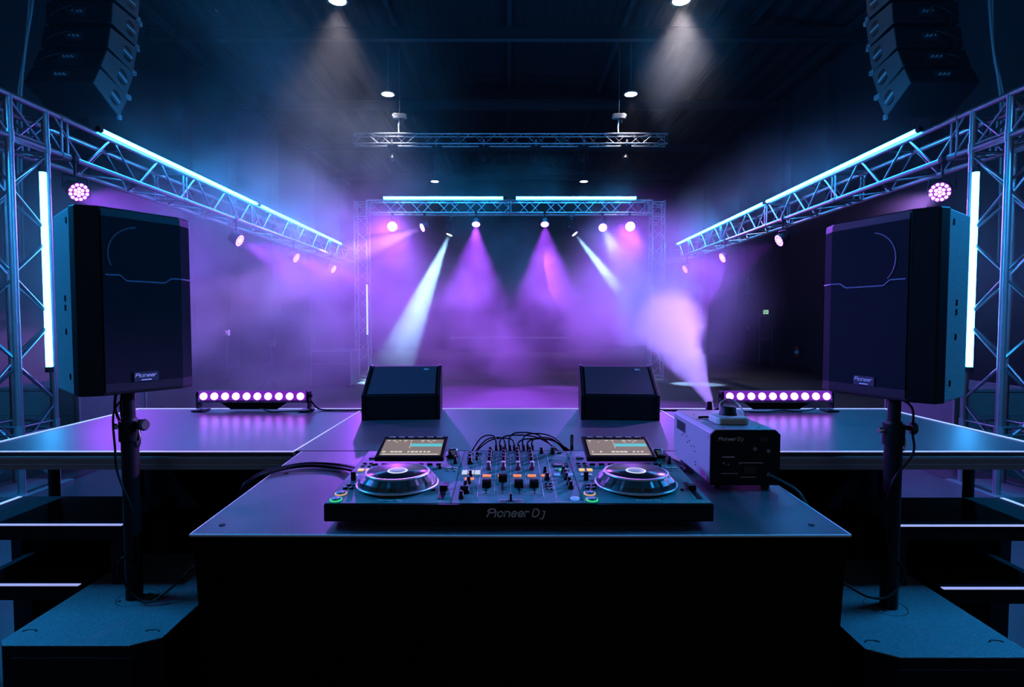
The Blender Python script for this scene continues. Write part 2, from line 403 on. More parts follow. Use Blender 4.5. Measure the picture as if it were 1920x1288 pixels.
for (x, y) in ((-.8, -.41), (.79, -.41), (-.83, .1)):
    MB().cyl((x, y, 1.0), (x, y, 1.002), .008).build('screw', M['black'], t)

# ================================================================= DJ CONTROLLER
CX, CY0 = .025, 1.46
ctl = thing('dj_controller', 'wide twin-deck mixing console with two jog wheels and two screens', 'dj controller', (CX, CY0, 1.0))
def zt(y): return .067+.065*(y-CY0)
SL = math.atan(.065)
hw = .516
pf = [(0, .020), (0, .067), (.47, .0975), (.47, .03), (.30, .012), (.06, .012)]
MB().prism(pf, -hw, hw, 'X').build('chassis', M['black'], ctl, bevel=.003)
MB().prism([(.004, .0675), (.004, .0685), (.466, .0985), (.466, .0975)], -hw+.004, hw-.004, 'X').build('faceplate', M['ctl'], ctl)
MB().box((0, .10, .012), (.80, .02, .024)).build('underside_panel', M['black'], ctl)
for x in (-.40, -.22, .185, .47-.03):
    MB().lathe([(.024, .020), (.022, .008), (.018, .0), (.0, 0)], (x, .05, 0), n=20).build('foot', M['foot'], ctl)
    MB().lathe([(.024, .020), (.022, .008), (.018, .0), (.0, 0)], (x, .40, 0), n=16).build('foot', M['foot'], ctl)
MB().prism([(-.375, .0), (-.365, -.006), (-.315+.155, -.006), (-.15, .0)], .055, .068, 'Z').build('palm_lip', M['black'], ctl)
MB().prism([(.20, .0), (.21, -.006), (.37, -.006), (.385, .0)], .055, .068, 'Z').build('palm_lip', M['black'], ctl)
lettering('front_logo', 'Pioneer DJ', ctl, M['logo_dim'], (-.006, -.0006, .034), (1, 0, 0), (0, 0, 1), .028, width=.11)
def on(x, y, dz=0): return (x-CX, y-CY0, zt(y)+.0015+dz)
QS = Matrix.Rotation(SL, 3, 'X').to_quaternion()
SH = {}
def shared(key, mb, m):
    if key not in SH: SH[key] = mb().mesh(key, m)
    return SH[key]
def knob(x, y, r=.0085, h=.019, m='black', name='knob', cap=None):
    key = 'knob_%s_%.4f_%.3f' % (m, r, h)
    me = shared(key, lambda: MB().lathe([(r, 0), (r*.98, h*.5), (r*.8, h*.55), (r*.74, h), (r*.6, h+.001), (0, h+.001)], n=14), M[m])
    o = inst(name, me, ctl, on(x, y), QS)
    me2 = shared('kp_%.4f_%.3f%s' % (r, h, cap), lambda: MB().box((0, r*.3, h+.0014), (.0018, r*.9, .0012)) if not cap else MB().lathe([(r*.85, h+.0005), (r*.8, h+.003), (0, h+.003)], n=14), M[cap or 'logo_white'])
    inst('pointer' if not cap else 'cap', me2, o, (0, 0, 0))
    return o
def pad(x, y, w, d, m, name='button', h=.003):
    me = shared('pad_%s_%.3f_%.3f_%.3f' % (m, w, d, h), lambda: MB().box((0, 0, h/2), (w, d, h)), M[m])
    return inst(name, me, ctl, on(x, y), QS)
def disc(x, y, r, m, name='button', h=.003, dz=0):
    me = shared('disc_%s_%.3f_%.3f' % (m, r, h), lambda: MB().lathe([(r, 0), (r, h), (0, h)], n=20), M[m])
    return inst(name, me, ctl, on(x, y, dz), QS)
for x in (-.155, .197): pad(x, 1.693, .0015, .455, 'black', 'seam', .0006)
chx = (-.065, -.019, .027, .071)
for i, x in enumerate(chx):
    for y in (1.908, 1.872, 1.836, 1.800): knob(x, y, .0075, .019)
    o = knob(x, 1.735, .0085, .022, 'purpleknob', 'colour_knob', 'pinkcap')
    pad(x-.003, 1.673, .025, .014, 'orange', 'cue_button')
    pad(x, 1.585, .0035, .105, 'black', 'fader_slot', .0008)
    fy = (1.592, 1.638, 1.592, 1.592)[i]
    MB().prism([(-.019, 0), (-.016, .016), (-.004, .019), (.004, .019), (.016, .016), (.019, 0)], -.0125, .0125, 'X').build('channel_fader', M['black'], ctl, on(x, fy))
    pad(x, 1.54, .020, .003, 'logo_dim', 'fader_mark', .0008)
    for yy in (1.615, 1.575): pad(x-.016, yy, .002, .002, 'logo', 'scale_mark', .0006)
for x in (-.042, .004, .049): pad(x, 1.72, .0010, .36, 'logo_dim', 'divider_line', .0006)
for x in (-.088, .094, .127): pad(x, 1.70, .0016, .40, 'logo', 'divider_line', .0006)
pad(.004, 1.525, .18, .0008, 'logo_dim', 'divider_line', .0006)
# crossfader
pad(.004, 1.479, .060, .003, 'black', 'crossfader_slot', .0008)
MB().box((0, 0, .010), (.006, .020, .020)).build('crossfader_cap', M['black'], ctl, on(.004, 1.482), bevel=.001)
tk = MB()
for sx in (-1, 1):
    for k_ in range(6):
        for yy in (-.009, .009): tk.box((sx*(.010+k_*.0042), yy, 0), (.0014, .012, .0008))
tk.build('crossfader_scale', M['logo'], ctl, on(.004, 1.481))
# left fx strip of the mixer
pad(-.132, 1.895, .018, .006, 'black', 'button'); pad(-.105, 1.895, .018, .006, 'black', 'button')
knob(-.131, 1.868, .006, .015); knob(-.108, 1.868, .006, .015); knob(-.130, 1.83, .0085, .019); knob(-.127, 1.79, .0085, .02); knob(-.107, 1.83, .005, .012)
for r_, yy in enumerate((1.712, 1.694)):
    for xx in (-.137, -.117, -.098): pad(xx, yy, .0165, .013, 'whitepad', 'pad')
knob(-.117, 1.668, .006, .018)
pad(-.119, 1.646, .027, .013, 'orange', 'button')
for xx, yy in ((-.118, 1.61), (-.124, 1.575), (-.131, 1.535), (-.118, 1.535), (-.130, 1.495)): knob(xx, yy, .0075, .02)
# right strips
knob(.110, 1.90, .0075, .02); knob(.110, 1.705, .006, .018, 'black'); pad(.110, 1.675, .026, .012, 'orange', 'cue_button'); knob(.112, 1.640, .009, .02)
for yy in (1.605, 1.585, 1.562):
    for xx in (.107, .119): disc(xx, yy, .004, 'black')
    pad(.113, yy-.009, .024, .0015, 'logo', 'print_line', .0006)
knob(.147, 1.895, .0085, .022); pad(.172, 1.905, .016, .004, 'black', 'display_slot'); pad(.176, 1.868, .010, .005, 'logo_white', 'print_label', .0006)
pad(.158, 1.838, .034, .006, 'logo_white', 'print_label', .0006); pad(.163, 1.826, .026, .004, 'logo', 'print_label', .0006)
pad(.163, 1.775, .050, .030, 'black', 'small_display'); pad(.163, 1.780, .042, .003, 'logo', 'display_text', .0036); pad(.163, 1.768, .038, .003, 'logo_dim', 'display_text', .0036)
pad(.163, 1.728, .015, .010, 'green', 'button'); pad(.147, 1.728, .010, .005, 'logo_dim', 'button'); pad(.182, 1.728, .012, .005, 'logo_dim', 'button')
pad(.145, 1.683, .018, .013, 'blue', 'button'); pad(.184, 1.683, .018, .013, 'blue', 'button')
for xx, yy in ((.166, 1.70), (.169, 1.672), (.169, 1.643)): knob(xx, yy, .0078, .02)
knob(.173, 1.60, .009, .022); knob(.174, 1.57, .009, .02)
disc(.177, 1.492, .0125, 'blue', 'effect_button')
pad(.160, 1.470, .085, .0025, 'logo_dim', 'print_line', .0006)
# decks
def jog(cx, cyy):
    t2 = MB().lathe([(.119, 0), (.119, .004), (.113, .006), (.113, 0)], n=48).build('jog_base_ring', M['silver'], ctl, on(cx, cyy))
    rim = MB(); n = 72; pr = [(.112, .004), (.110, .018), (.098, .030), (.091, .033)]
    vs = []
    for j, (r_, z) in enumerate(pr):
        for i in range(n):
            rr = r_*(1-(.035 if (i//3) % 2 and j in (1, 2) else 0)); tt = 2*PI*i/n
            vs.append((rr*math.cos(tt), rr*math.sin(tt), z))
    rim.add(vs, [(j*n+i, j*n+(i+1) % n, (j+1)*n+(i+1) % n, (j+1)*n+i) for j in range(3) for i in range(n)], False)
    rim.add(vs[-n:], [tuple(range(n))])
    j = rim.build('jog_wheel', M['jogring'], ctl, on(cx, cyy)); 
    MB().lathe([(.0925, .032), (.0925, .036), (.087, .037), (.087, .034)], n=56).build('silver_rim', M['silver'], j)
    MB().lathe([(.0868, .034), (.0868, .0365), (0, .0365)], n=48).build('touch_disc', M['jogtop'], j)
    MB().lathe([(.029, .0367), (.029, .0380), (.024, .0380), (.024, .0367)], n=40).build('display_ring', M['jogwhite'], j)
    MB().lathe([(.0238, .0367), (.0238, .0374), (0, .0374)], n=32).build('centre_display', M['jogled'], j)
def ringbtn(x, y, m, name):
    o = disc(x, y, .0165, m, name, .0028); me = shared('btn_in', lambda: MB().lathe([(.0135, .0028), (.0135, .0042), (0, .0042)], n=20), M['ctl'])
    inst('cap', me, o, (0, 0, 0))
    tri = shared('btn_tri'+m, lambda: MB().prism([(-.007, -.005), (-.007, .005), (.001, 0)], .0042, .0048).box((.004, 0, .0045), (.0015, .010, .0006)).box((.007, 0, .0045), (.0015, .010, .0006)), M['logo_white'])
    inst('symbol', tri, o, (0, 0, 0))
def deckside(s, xo, sx0, sx1, jx, tempo_x, bx):
    jog(jx, 1.612)
    lettering('jog_logo', 'Pioneer DJ', ctl, M['logo_white'], (jx-CX+.004, 1.477-CY0, zt(1.477)+.002), (1, 0, 0), (0, 1, 0), .012, width=.12)
    ringbtn(xo, 1.486, 'green', 'play_button'); ringbtn(xo, 1.530, 'amber', 'cue_button')
    for xx, yy in ((0, 1.570), (.018, 1.570), (.004, 1.594), (.022, 1.594)): disc(xo+xx, yy, .0065, 'black', 'button', .004); disc(xo+xx, yy, .003, 'logo', 'button_mark', .0046)
    MB().box((0, 0, .012), (.013, .012, .026)).build('slip_lever', M['black'], ctl, on(xo+.005, 1.640))
    for xx, yy in ((.0, 1.678), (.022, 1.678)): disc(xo+xx, yy, .006, 'logo_dim', 'button', .003)
    pad(xo+.004, 1.726, .017, .017, 'yellow', 'loop_button'); pad(xo+.028, 1.726, .017, .017, 'yellow', 'loop_button')
    for xx in (0, .020): pad(xo+xx, 1.79, .012, .005, 'black'); pad(xo+xx, 1.765, .012, .004, 'red')
    pad(xo+.012, 1.845, .024, .008, 'black', 'button'); pad(xo+.010, 1.875, .018, .006, 'logo', 'print_label', .0006)
    for i in range(8): pad(sx0+.01+i*(sx1-sx0-.02)/7+(.006 if s > 0 else -.004), 1.778, .017, .007, 'black', 'button', .004)
    # screen
    a = MB(); zb = zt(1.80)+.003; 
    sc = bpy.data.objects.new('screen', None)
    w = sx1-sx0
    scr = MB().box((0, .075, .012), (w, .155, .016)).build('screen_housing', M['black'], ctl, ((sx0+sx1)/2-CX, 1.795-CY0, zb), bevel=.003)
    scr.rotation_euler = (R(14), 0, 0)
    MB().box((0, .068, .0205), (w-.026, .112, .001)).build('display', M['screen'], scr)
    MB().box((.0+.045, .082, .0212), (w-.120, .020, .0006)).build('waveform', M['wave'], scr)
    MB().box((.045-(w-.120)/2-.002, .082, .0212), (.0016, .045, .0008)).build('playhead', M['stext'], scr)
    tx = MB(); rr = random.Random(3 if s < 0 else 5)
    for row, (yy, hh, n_) in enumerate(((.116, .004, 9), (.104, .002, 6), (.034, .009, 13))):
        for k_ in range(n_):
            if rr.random() < .75: tx.box((-w/2+.024+k_*(w-.05)/n_, yy, .0212), (rr.uniform(.005, .012), hh, .0006))
    tx.box((0, .0165, .0212), (w-.04, .005, .0006))
    tx.build('screen_text', M['stext'], scr)
    bt = MB()
    for k_ in range(6): bt.box((-w/2+.03+k_*(w-.06)/5, .142, .0212), (.020, .0035, .002))
    bt.build('screen_buttons', M['logo_dim'], scr)
    # browse knob
    bk = MB().box((0, 0, .004), (.042, .055, .008)).build('browse_base', M['black'], ctl, on(bx, 1.868), bevel=.004)
    MB().lathe([(.017, .008), (.0165, .022), (.013, .026), (0, .0265)], n=28).build('browse_knob', M['chrome'], bk)
    knob(bx+.016*1, 1.79, .006, .024); pad(bx+.012, 1.755, .036, .0025, 'logo', 'print_line', .0006)
    for xx in (-.006, .014): pad(bx+xx+.006, 1.742, .013, .006, 'logo_dim'); pad(bx+xx+.006, 1.722, .008, .004, 'logo')
    knob(bx-.028, 1.742, .006, .016)
    # tempo slider
    pad(tempo_x, 1.555, .016, .125, 'black', 'tempo_slot', .0012); pad(tempo_x-.010, 1.555, .001, .12, 'logo', 'scale_line', .0006)
    MB().prism([(-.012, 0), (-.010, .013), (.010, .013), (.012, 0)], -.011, .011, 'X').build('tempo_slider', M['black'], ctl, on(tempo_x, 1.565))
    pad(tempo_x-.002, 1.473, .05, .002, 'logo', 'print_line', .0006)
    pad(tempo_x-.028, 1.56, .008, .004, 'black'); 
deckside(-1, -.466, -.436, -.212, -.325, -.185, -.190)
deckside(1, .222, .250, .476, .368, .514, .500)
# usb stick and cables behind
t = thing('usb_stick', 'black usb stick standing upright at the back of the console', 'usb stick', (.219, 1.945, 1.096))
MB().box((0, 0, .028), (.011, .006, .056)).build('stick_body', M['black'], t, bevel=.003)
MB().box((0, -.0034, .035), (.003, .001, .03)).build('status_light', M['logo_dim'], t)

def cable(pts, r, label, group=None, plug=True, name='audio_cable', m='black', s=5):
    base = Vector(pts[0]); t = thing(name, label, 'cable', base, group=group)
    L = [Vector(p)-base for p in pts]
    MB().tube(L, r, 7, s).build('sheath', M[m], t)
    if plug:
        d = (L[1]-L[0]).normalized()
        MB().cyl(L[0]-d*.002, L[0]+d*.028, r*2.4, r*1.6, 10).build('plug', M['black'], t)
        MB().cyl(L[0]-d*.004, L[0]+d*.004, r*2.6, None, 10).build('plug_collar', M['alu'], t)
    return t
g = 'cables looping up behind the mixer section'
lb = 'thin black audio cable plugged in behind the mixer section, looping over to one side'
rr = random.Random(11)
for i in range(9):
    x = -.045+i*.016; hh = rr.uniform(.045, .075)
    ex = (-.155-rr.uniform(0, .04)) if i % 2 == 0 and i < 5 else (.24+rr.uniform(0, .08))
    cable([(x, 1.955, 1.085), (x-.003, 1.962, 1.085+hh*.75), (x+(ex-x)*.12, 1.975, 1.085+hh), (x+(ex-x)*.45, 2.0, 1.08+hh*.8), (x+(ex-x)*.8, 2.02, 1.05), (ex, 2.03+rr.uniform(-.03, .04), 1.012)], .0026, lb, g)
g = 'coiled cables between console and fog machine'
for i in range(4):
    o = i*.016
    cable([(.30+o, 2.02, 1.03), (.42, 2.05+o, 1.045+o*.3), (.52, 2.10+o*.6, 1.03), (.60, 2.13+o, 1.02), (.64+o*.2, 2.02+o, 1.012), (.60, 1.97+o, 1.010)], .0042, 'black cable lying in loose coils between console and fog machine', g, plug=False)
g = 'cable pair leaving the console over the table edge'
for i in range(2):
    cable([(-.50, 1.90+i*.03, 1.03), (-.62, 2.03+i*.035, 1.012), (-.76, 2.06+i*.03, 1.012), (-.85, 1.99+i*.03, 1.010), (-.895, 1.93+i*.03, 1.0), (-.93, 1.90+i*.03, .93), (-.94, 1.88, .6)], .0065,
          'thick black cable running from the console back over the left table edge', g, plug=False)

# ================================================================= FOG MACHINE
FX, FY = .766, 1.80
t = thing('fog_machine', 'grey metal fog machine with black rear panel on the table', 'fog machine', (FX, FY, 1.0))
w, d, z0, z1 = .222, .41, .020, .196
pr = [(-w/2, z0), (w/2, z0), (w/2, z1-.012), (w/2-.012, z1), (-w/2+.012, z1), (-w/2, z1-.012)]
MB().prism(pr, .008, d, 'Y').build('housing', M['fog_metal'], t, bevel=.0015)
pr = [(-w/2-.002, z0-.004), (w/2+.002, z0-.004), (w/2+.002, z1-.014), (w/2-.014, z1+.001), (-w/2+.014, z1+.001), (-w/2-.002, z1-.014)]
MB().prism(pr, 0, .010, 'Y').build('rear_panel', M['black'], t, bevel=.001)
lettering('panel_logo', 'Pioneer DJ', t, M['logo_dim'], (-.048, -.0005, .163), (1, 0, 0), (0, 0, 1), .0145, width=.12)
MB().box((.058, -.001, .167), (.026, .002, .013)).build('display', M['badge'], t)
for xx, zz, r_ in ((.028, .137, .006), (.072, .130, .006), (-.072, .090, .003), (-.058, .086, .003), (-.022, .088, .002)):
    MB().cyl((xx, -.008, zz), (xx, 0, zz), r_, None, 14).build('knob', M['alu'], t)
MB().box((-.055, -.0006, .109), (.040, .001, .003)).box((.018, -.0006, .09), (.08, .001, .002)).box((-.05, -.0006, .055), (.055, .001, .0015)).box((.01, -.0006, .043), (.05, .001, .0015)).build('panel_print', M['logo_dim'], t)
MB().box((.012, -.003, .068), (.036, .006, .026)).build('power_socket', M['rubber'], t)
MB().cyl((.062, 0, .060), (.062, -.03, .060), .008, .006, 12).build('cable_gland', M['chrome'], t)
for sx in (-1, 1):
    for yy in (.03, .38):
        MB().cyl((sx*.08, yy, 0), (sx*.08, yy, z0), .013, None, 14).build('foot', M['rubber'], t)
for k_ in range(12): MB().box((-w/2-.0006, .27+k_*.009, .150), (.0012, .0035, .036)).build('vent_slot', M['black'], t)
sp = MB()
for yy, zz in ((.16, .09), (.17, .105), (.22, .115), (.25, .125), (.29, .125), (.2, .10), (.24, .105), (.31, .118), (.15, .045), (.15, .055)): sp.box((-w/2-.0005, yy, zz), (.001, .008, .004))
sp.build('side_print', M['black'], t)
for xx, yy, dirx in ((-w/2, .03, 1), (-w/2, .03, 2), (-w/2, .38, 1), (-w/2, .38, 2)):
    zz = .04 if dirx == 1 else .17
    MB().cyl((xx-.002, yy, zz), (xx, yy, zz), .004, None, 10).build('screw', M['chrome'], t)
for xx, yy in ((-.06, .04), (.06, .04), (-.06, .2), (-.07, .3), (.07, .3)): MB().cyl((xx, yy, z1), (xx, yy, z1+.003), .004, None, 10).build('screw', M['chrome'], t)
tk_ = MB().prism([(-.052, .085), (.040, .085), (.052, .10), (.052, .19), (.035, .21), (-.04, .21), (-.06, .17), (-.06, .10)], z1, z1+.026).build('fluid_tank', M['tank'], t, bevel=.006, seg=3)
MB().lathe([(.030, 0), (.030, .006), (.027, .010), (.027, .030), (.024, .032), (0, .032)], (.0, .15, z1+.024), n=28).build('tank_cap', M['black'], t, bevel=0)
MB().tube([(-.012, .19, z1+.03), (0, .22, z1+.055), (.035, .24, z1+.068), (.065, .23, z1+.055), (.075, .20, z1+.025), (.076, .19, z1)], .0035).build('suction_hose', M['tank'], t)
MB().cyl((.03, .41, .17), (.045, .455, .215), .020, .014, 18).build('nozzle', M['black'], t)
MB().tube([(-.03, .20, z1+.004), (-.05, .215, z1+.006), (-.08, .22, z1+.004)], .004).build('filler_lead', M['black'], t)
cable([(.828, 1.765, 1.060), (.86, 1.73, 1.045), (.90, 1.70, 1.01), (.925, 1.66, .90), (.93, 1.66, .6)], .004, 'black mains cable of the fog machine dropping over the table edge', None, plug=False, name='power_cable', m='rubber')

# ================================================================= FLOOR MONITORS on deck
def wedge(s, lb, x0, y0):
    t = thing('floor_monitor', lb, 'stage monitor', (x0, y0, 1.0), rz=-s*R(5))
    w = .43; pr = [(0, .004), (0, .135), (.30, .272), (.36, .272), (.40, .22), (.40, .004)]
    MB().prism(pr, -w/2+.018, w/2-.018, 'X').build('cabinet', M['black_matte'], t, bevel=.003)
    for sx in (-1, 1):
        MB().prism([(-.004, 0), (-.004, .138), (.30, .278), (.365, .278), (.405, .222), (.405, 0)], sx*w/2-(.018 if sx > 0 else 0), sx*w/2+(0 if sx > 0 else .018), 'X').build('side_cheek', M['black'], t, bevel=.003)
    ang = math.atan2(.137, .30)
    gr = MB().box((0, 0, 0), (w-.06, .004, .312)).build('grille', M['grille_fine'], t, (0, .148, .207))
    gr.rotation_euler = (-(PI/2-ang), 0, 0)
    gy, gz = .245, .2545
    lettering('logo', 'RC.', t, M['logo'], (.13, gy, gz+.0006), (1, 0, 0), (0, math.cos(ang), math.sin(ang)), .022, width=.14, shear=.0)
    return t
wedge(-1, 'black wedge floor monitor on the left of the centre deck', -.60, 3.085)
wedge(1, 'black wedge floor monitor on the right, in front of the fog plume', .612, 3.075)

# ================================================================= LED BARS
def ledbar(s, lb, xc, y):
    t = thing('led_bar', lb, 'led bar light', (xc, y, 1.003)); w = .66
    h = MB().prism([(-.032, .052), (.022, .044), (.03, .075), (.01, .118), (-.018, .124)], -w/2, w/2, 'X').build('housing', mat('bar_shell', (.06, .05, .08), .4), t, bevel=.002)
    n = Vector((0, -.95, .31)).normalized()
    MB().prism([(-.0285, .066), (-.0185, .122), (-.0215, .123), (-.0325, .066)], -w/2+.006, w/2-.006, 'X').build('lens_glow_strip', M['barglow'], h)  # emissive strip standing in for the lens glow on the housing
    for i in range(10):
        x = -w/2+.038+i*(w-.076)/9
        c = Vector((x, -.0265, .090))
        MB().cyl(c-n*.003, c+n*.006, .0225, .0215, 20).build('lens', M['led_white'], t)
    MB().prism([(-w*.32, .055), (w*.32, .055), (w*.21, .008), (-w*.21, .008)], -.01, .02, 'Y').build('centre_bracket', M['black'], t)
    for sx in (-1, 1):
        MB().box((sx*(w/2+.006), 0, .065), (.008, .05, .10)).box((sx*(w/2-.01), -.01, .004), (.07, .09, .008)).build('end_bracket', M['black'], t)
        MB().cyl((sx*(w/2+.006), 0, .09), (sx*(w/2+.022), 0, .09), .010).build('tilt_knob', M['rubber'], t)
    d = bpy.data.lights.new('bar_light', 'AREA'); d.shape = 'RECTANGLE'; d.size = w*.96; d.size_y = .02; d.energy = P_BAR; d.color = (.62, .06, 1)
    d.spread = R(170)
    o = bpy.data.objects.new('bar_light', d); COL.objects.link(o); o.parent = t; o.location = (0, -.005, .136); o.rotation_euler = (0, math.atan2(.15, -1), 0)
    return t
ledbar(-1, 'magenta led bar with ten lenses standing on the left deck', -1.552, 3.39)
ledbar(1, 'magenta led bar with ten lenses standing on the right deck', 1.622, 3.39)
cable([(-1.21, 3.40, 1.06), (-1.16, 3.40, 1.01), (-1.05, 3.385, 1.006), (-.95, 3.38, 1.006), (-.86, 3.40, 1.01), (-.80, 3.36, 1.05)], .005, 'black cable from the left led bar to the left floor monitor', None, plug=False, name='power_cable')
cable([(-1.50, 3.36, 1.02), (-1.42, 3.33, 1.006), (-1.33, 3.34, 1.006), (-1.24, 3.36, 1.006), (-1.18, 3.36, 1.008), (-1.23, 3.39, 1.02)], .004, 'black lead curled at the foot of the left led bar', None, plug=False, name='power_cable')
cable([(1.28, 3.37, 1.02), (1.18, 3.37, 1.006), (1.05, 3.39, 1.006), (.93, 3.40, 1.006), (.86, 3.38, 1.04)], .005, 'black cable from the right floor monitor to the right led bar', None, plug=False, name='power_cable')
cable([(1.40, 3.34, 1.006), (1.52, 3.32, 1.006), (1.64, 3.36, 1.01), (1.74, 3.34, 1.006), (1.85, 3.36, 1.02)], .004, 'black lead lying in front of the right led bar', None, plug=False, name='power_cable')

# ================================================================= LOUDSPEAKERS ON POLES
def speaker(s, lb, A, B, zlo, zhi, depth):
    A = Vector(A); B = Vector(B); mid = (A+B)/2; u = (B-A).normalized()
    if s > 0: u = -u          # local +x always runs to the right seen from the front
    rz = math.atan2(u.y, u.x); w = (B-A).length; h = zhi-zlo
    t = thing('loudspeaker', lb, 'loudspeaker', (mid.x, mid.y, zlo), rz)
    c = w/2; ins = .055 if s < 0 else .09
    body = [(-c, .045), (c, .045), (c-ins, depth), (-c+ins, depth)]
    MB().prism(body, 0.004, h-.004).build('cabinet', M['speaker_side'], t, bevel=.004)
    fc = .14*w/.4; p = .04
    MB().prism([(-c-.002, .05), (-c-.002, .0), (-fc, -p), (fc, -p), (c+.002, .0), (c+.002, .05)], 0, h).build('front_baffle', M['black'], t, bevel=.006, seg=3)
    # grille wraps flat face and inner chamfer
    q = 1 if s < 0 else -1
    def gf(za, zb, off, u0=-fc+.004, m='grille', name='grille'):
        pts = [(u0*q, -p-off), (fc*q, -p-off), ((c-.006)*q, -.004-off)]
        mb = MB(); n = Vector((0, 0))
        vs = [(x, y, za) for x, y in pts]+[(x, y, zb) for x, y in pts]+[(x, y+.004, za) for x, y in pts]+[(x, y+.004, zb) for x, y in pts]
        mb.add(vs, [(0, 1, 4, 3), (1, 2, 5, 4), (6, 9, 10, 7), (7, 10, 11, 8), (3, 4, 10, 9), (4, 5, 11, 10), (0, 6, 7, 1), (1, 7, 8, 2), (0, 3, 9, 6), (2, 8, 11, 5)])
        return mb.build(name, M[m], t)
    g_ = gf(.045, h-.035, .006)
    gf(h-.034, h-.012, .005, m='grille_plain', name='top_band'); gf(.012, .044, .005, m='grille_plain', name='bottom_band')
    zl = h*.625; yy = -p-.0075
    L = [(-fc+.01, zl+.012), (-fc*.58, zl+.012), (-fc*.42, zl-.008), (fc*.55, zl-.008), (fc*.72, zl+.010), (fc, zl+.010)]
    mb = MB()
    for (a, b) in zip(L[:-1], L[1:]):
        mb.tube([(a[0]*q, yy, a[1]), (b[0]*q, yy, b[1])], .0035, 6, 1)
    mb.tube([(fc*q, yy, zl+.010), ((c-.008)*q, -.012, zl+.010)], .0035, 6, 1)
    mb.build('trim_line', M['trimline'], t)
    hr = MB(); cx_ = -.015*q if s < 0 else -.01*q; czz = h-.17
    rr_ = .105
    a0, a1 = (95, 205) if s < 0 else (80, -45)
    hr.tube([(cx_+rr_*math.cos(R(a0+(a1-a0)*i/14)), -p-.0062, czz+rr_*math.sin(R(a0+(a1-a0)*i/14))) for i in range(15)], .004, 6, 1)
    hr.build('horn_rim', mat('horn_rim_blue', (.035, .05, .09), .4), t)
    MB().box((.0, -p-.009, .062), (.088, .004, .036)).build('badge', M['badge'], t)
    lettering('badge_logo', 'Pioneer', t, M['logo'], (-.002, -p-.0115, .061), (1, 0, 0), (0, 0, 1), .019, width=.11)
    MB().box((0, -p-.0115, .050), (.036, .001, .004)).build('badge_print', M['logo_dim'], t)
    sd = -q
    for zz, dd in ((h*.93, .09), (h*.52, .15), (h*.47, .15), (h*.10, .10), (h*.34, .15)):
        xx = (c-ins*(dd-.045)/(depth-.045))*sd
        MB().box((xx, dd, zz), (.006, .008, .022)).build('recessed_screw', M['black'], t)
    MB().cyl((0, depth*.5, -.012), (0, depth*.5, .01), .036, None, 20).build('pole_socket', M['black'], t)
    return t, (mid.x+(-u.y)*depth*.5, mid.y+u.x*depth*.5)
spL, pL = speaker(-1, 'black loudspeaker with mesh grille on the left pole', (-1.556, 2.02), (-1.341, 2.36), 1.273, 1.968, .35)
spR, pR = speaker(1, 'black loudspeaker with mesh grille on the right pole', (1.500, 1.965), (1.355, 2.41), 1.255, 1.950, .29)

def sub(s, lb, x0, x1, y0, y1):
    t = thing('subwoofer', lb, 'subwoofer', ((x0+x1)/2, (y0+y1)/2, 0)); w = (x1-x0)/2; d = (y1-y0)/2
    # chamfers: inner front large, outer front small
    c1, c2 = (.085, .05), (.03, .03)
    P_ = [(-w*s*-1, d)] 
    inn = w*(1 if s < 0 else -1); out = -inn; q = 1 if inn > 0 else -1
    poly = [(out, d), (out, -d+c2[1]), (out+q*c2[0], -d), (inn-q*c1[0], -d), (inn, -d+c1[1]), (inn, d)]
    if q < 0: poly = poly[::-1]
    MB().prism(poly, .012, .434).build('cabinet', M['black_matte'], t, bevel=.002)  # body darker than the top: its shade is put into the colour
    MB().prism(poly, .434, .44).build('lit_top', M['black_paint'], t, bevel=.002)
    MB().box((0, -d-.004, .22), (w*1.5, .008, .36)).build('front_grille', M['grille'], t)
    for sx in (-1, 1):
        for sy in (-1, 1): MB().cyl((sx*w*.75, sy*d*.75, 0), (sx*w*.75, sy*d*.75, .014), .025, None, 14).build('rubber_foot', M['rubber'], t)
    px, py = (-1.506, 2.205) if s < 0 else (1.476, 2.135)
    lx, ly = px-t.location.x, py-t.location.y
    MB().lathe([(.071, .4400), (.071, .4404), (.074, .4404), (.074, .4400)], (lx+.012*s*-1, ly, 0), n=36, caps=False).build('pole_plate_ring', M['black'], t)
    for a in (40, 220): MB().cyl((lx+.05*math.cos(R(a)), ly+.05*math.sin(R(a)), .44), (lx+.05*math.cos(R(a)), ly+.05*math.sin(R(a)), .4415), .006, None, 8).build('plate_screw', M['black'], t)
    for (ax, ay) in ((-w+.05, -d+.09), (w-.06, -d+.09), (-w+.05, d-.07), (w-.06, d-.07)):
        mb = MB().tube([(ax-.025, ay-.004, .4402), (ax-.012, ay+.006, .4402), (ax+.012, ay+.006, .4402), (ax+.025, ay-.004, .4402)], .0028, 6, 4)
        mb.build('stacking_recess', M['black'], t)
    return t, (px, py)
sL, bL = sub(-1, 'black subwoofer on the floor under the left speaker pole', -1.767, -1.217, 1.872, 2.63)
sR, bR = sub(1, 'black subwoofer on the floor under the right speaker pole', 1.205, 1.745, 1.805, 2.565)
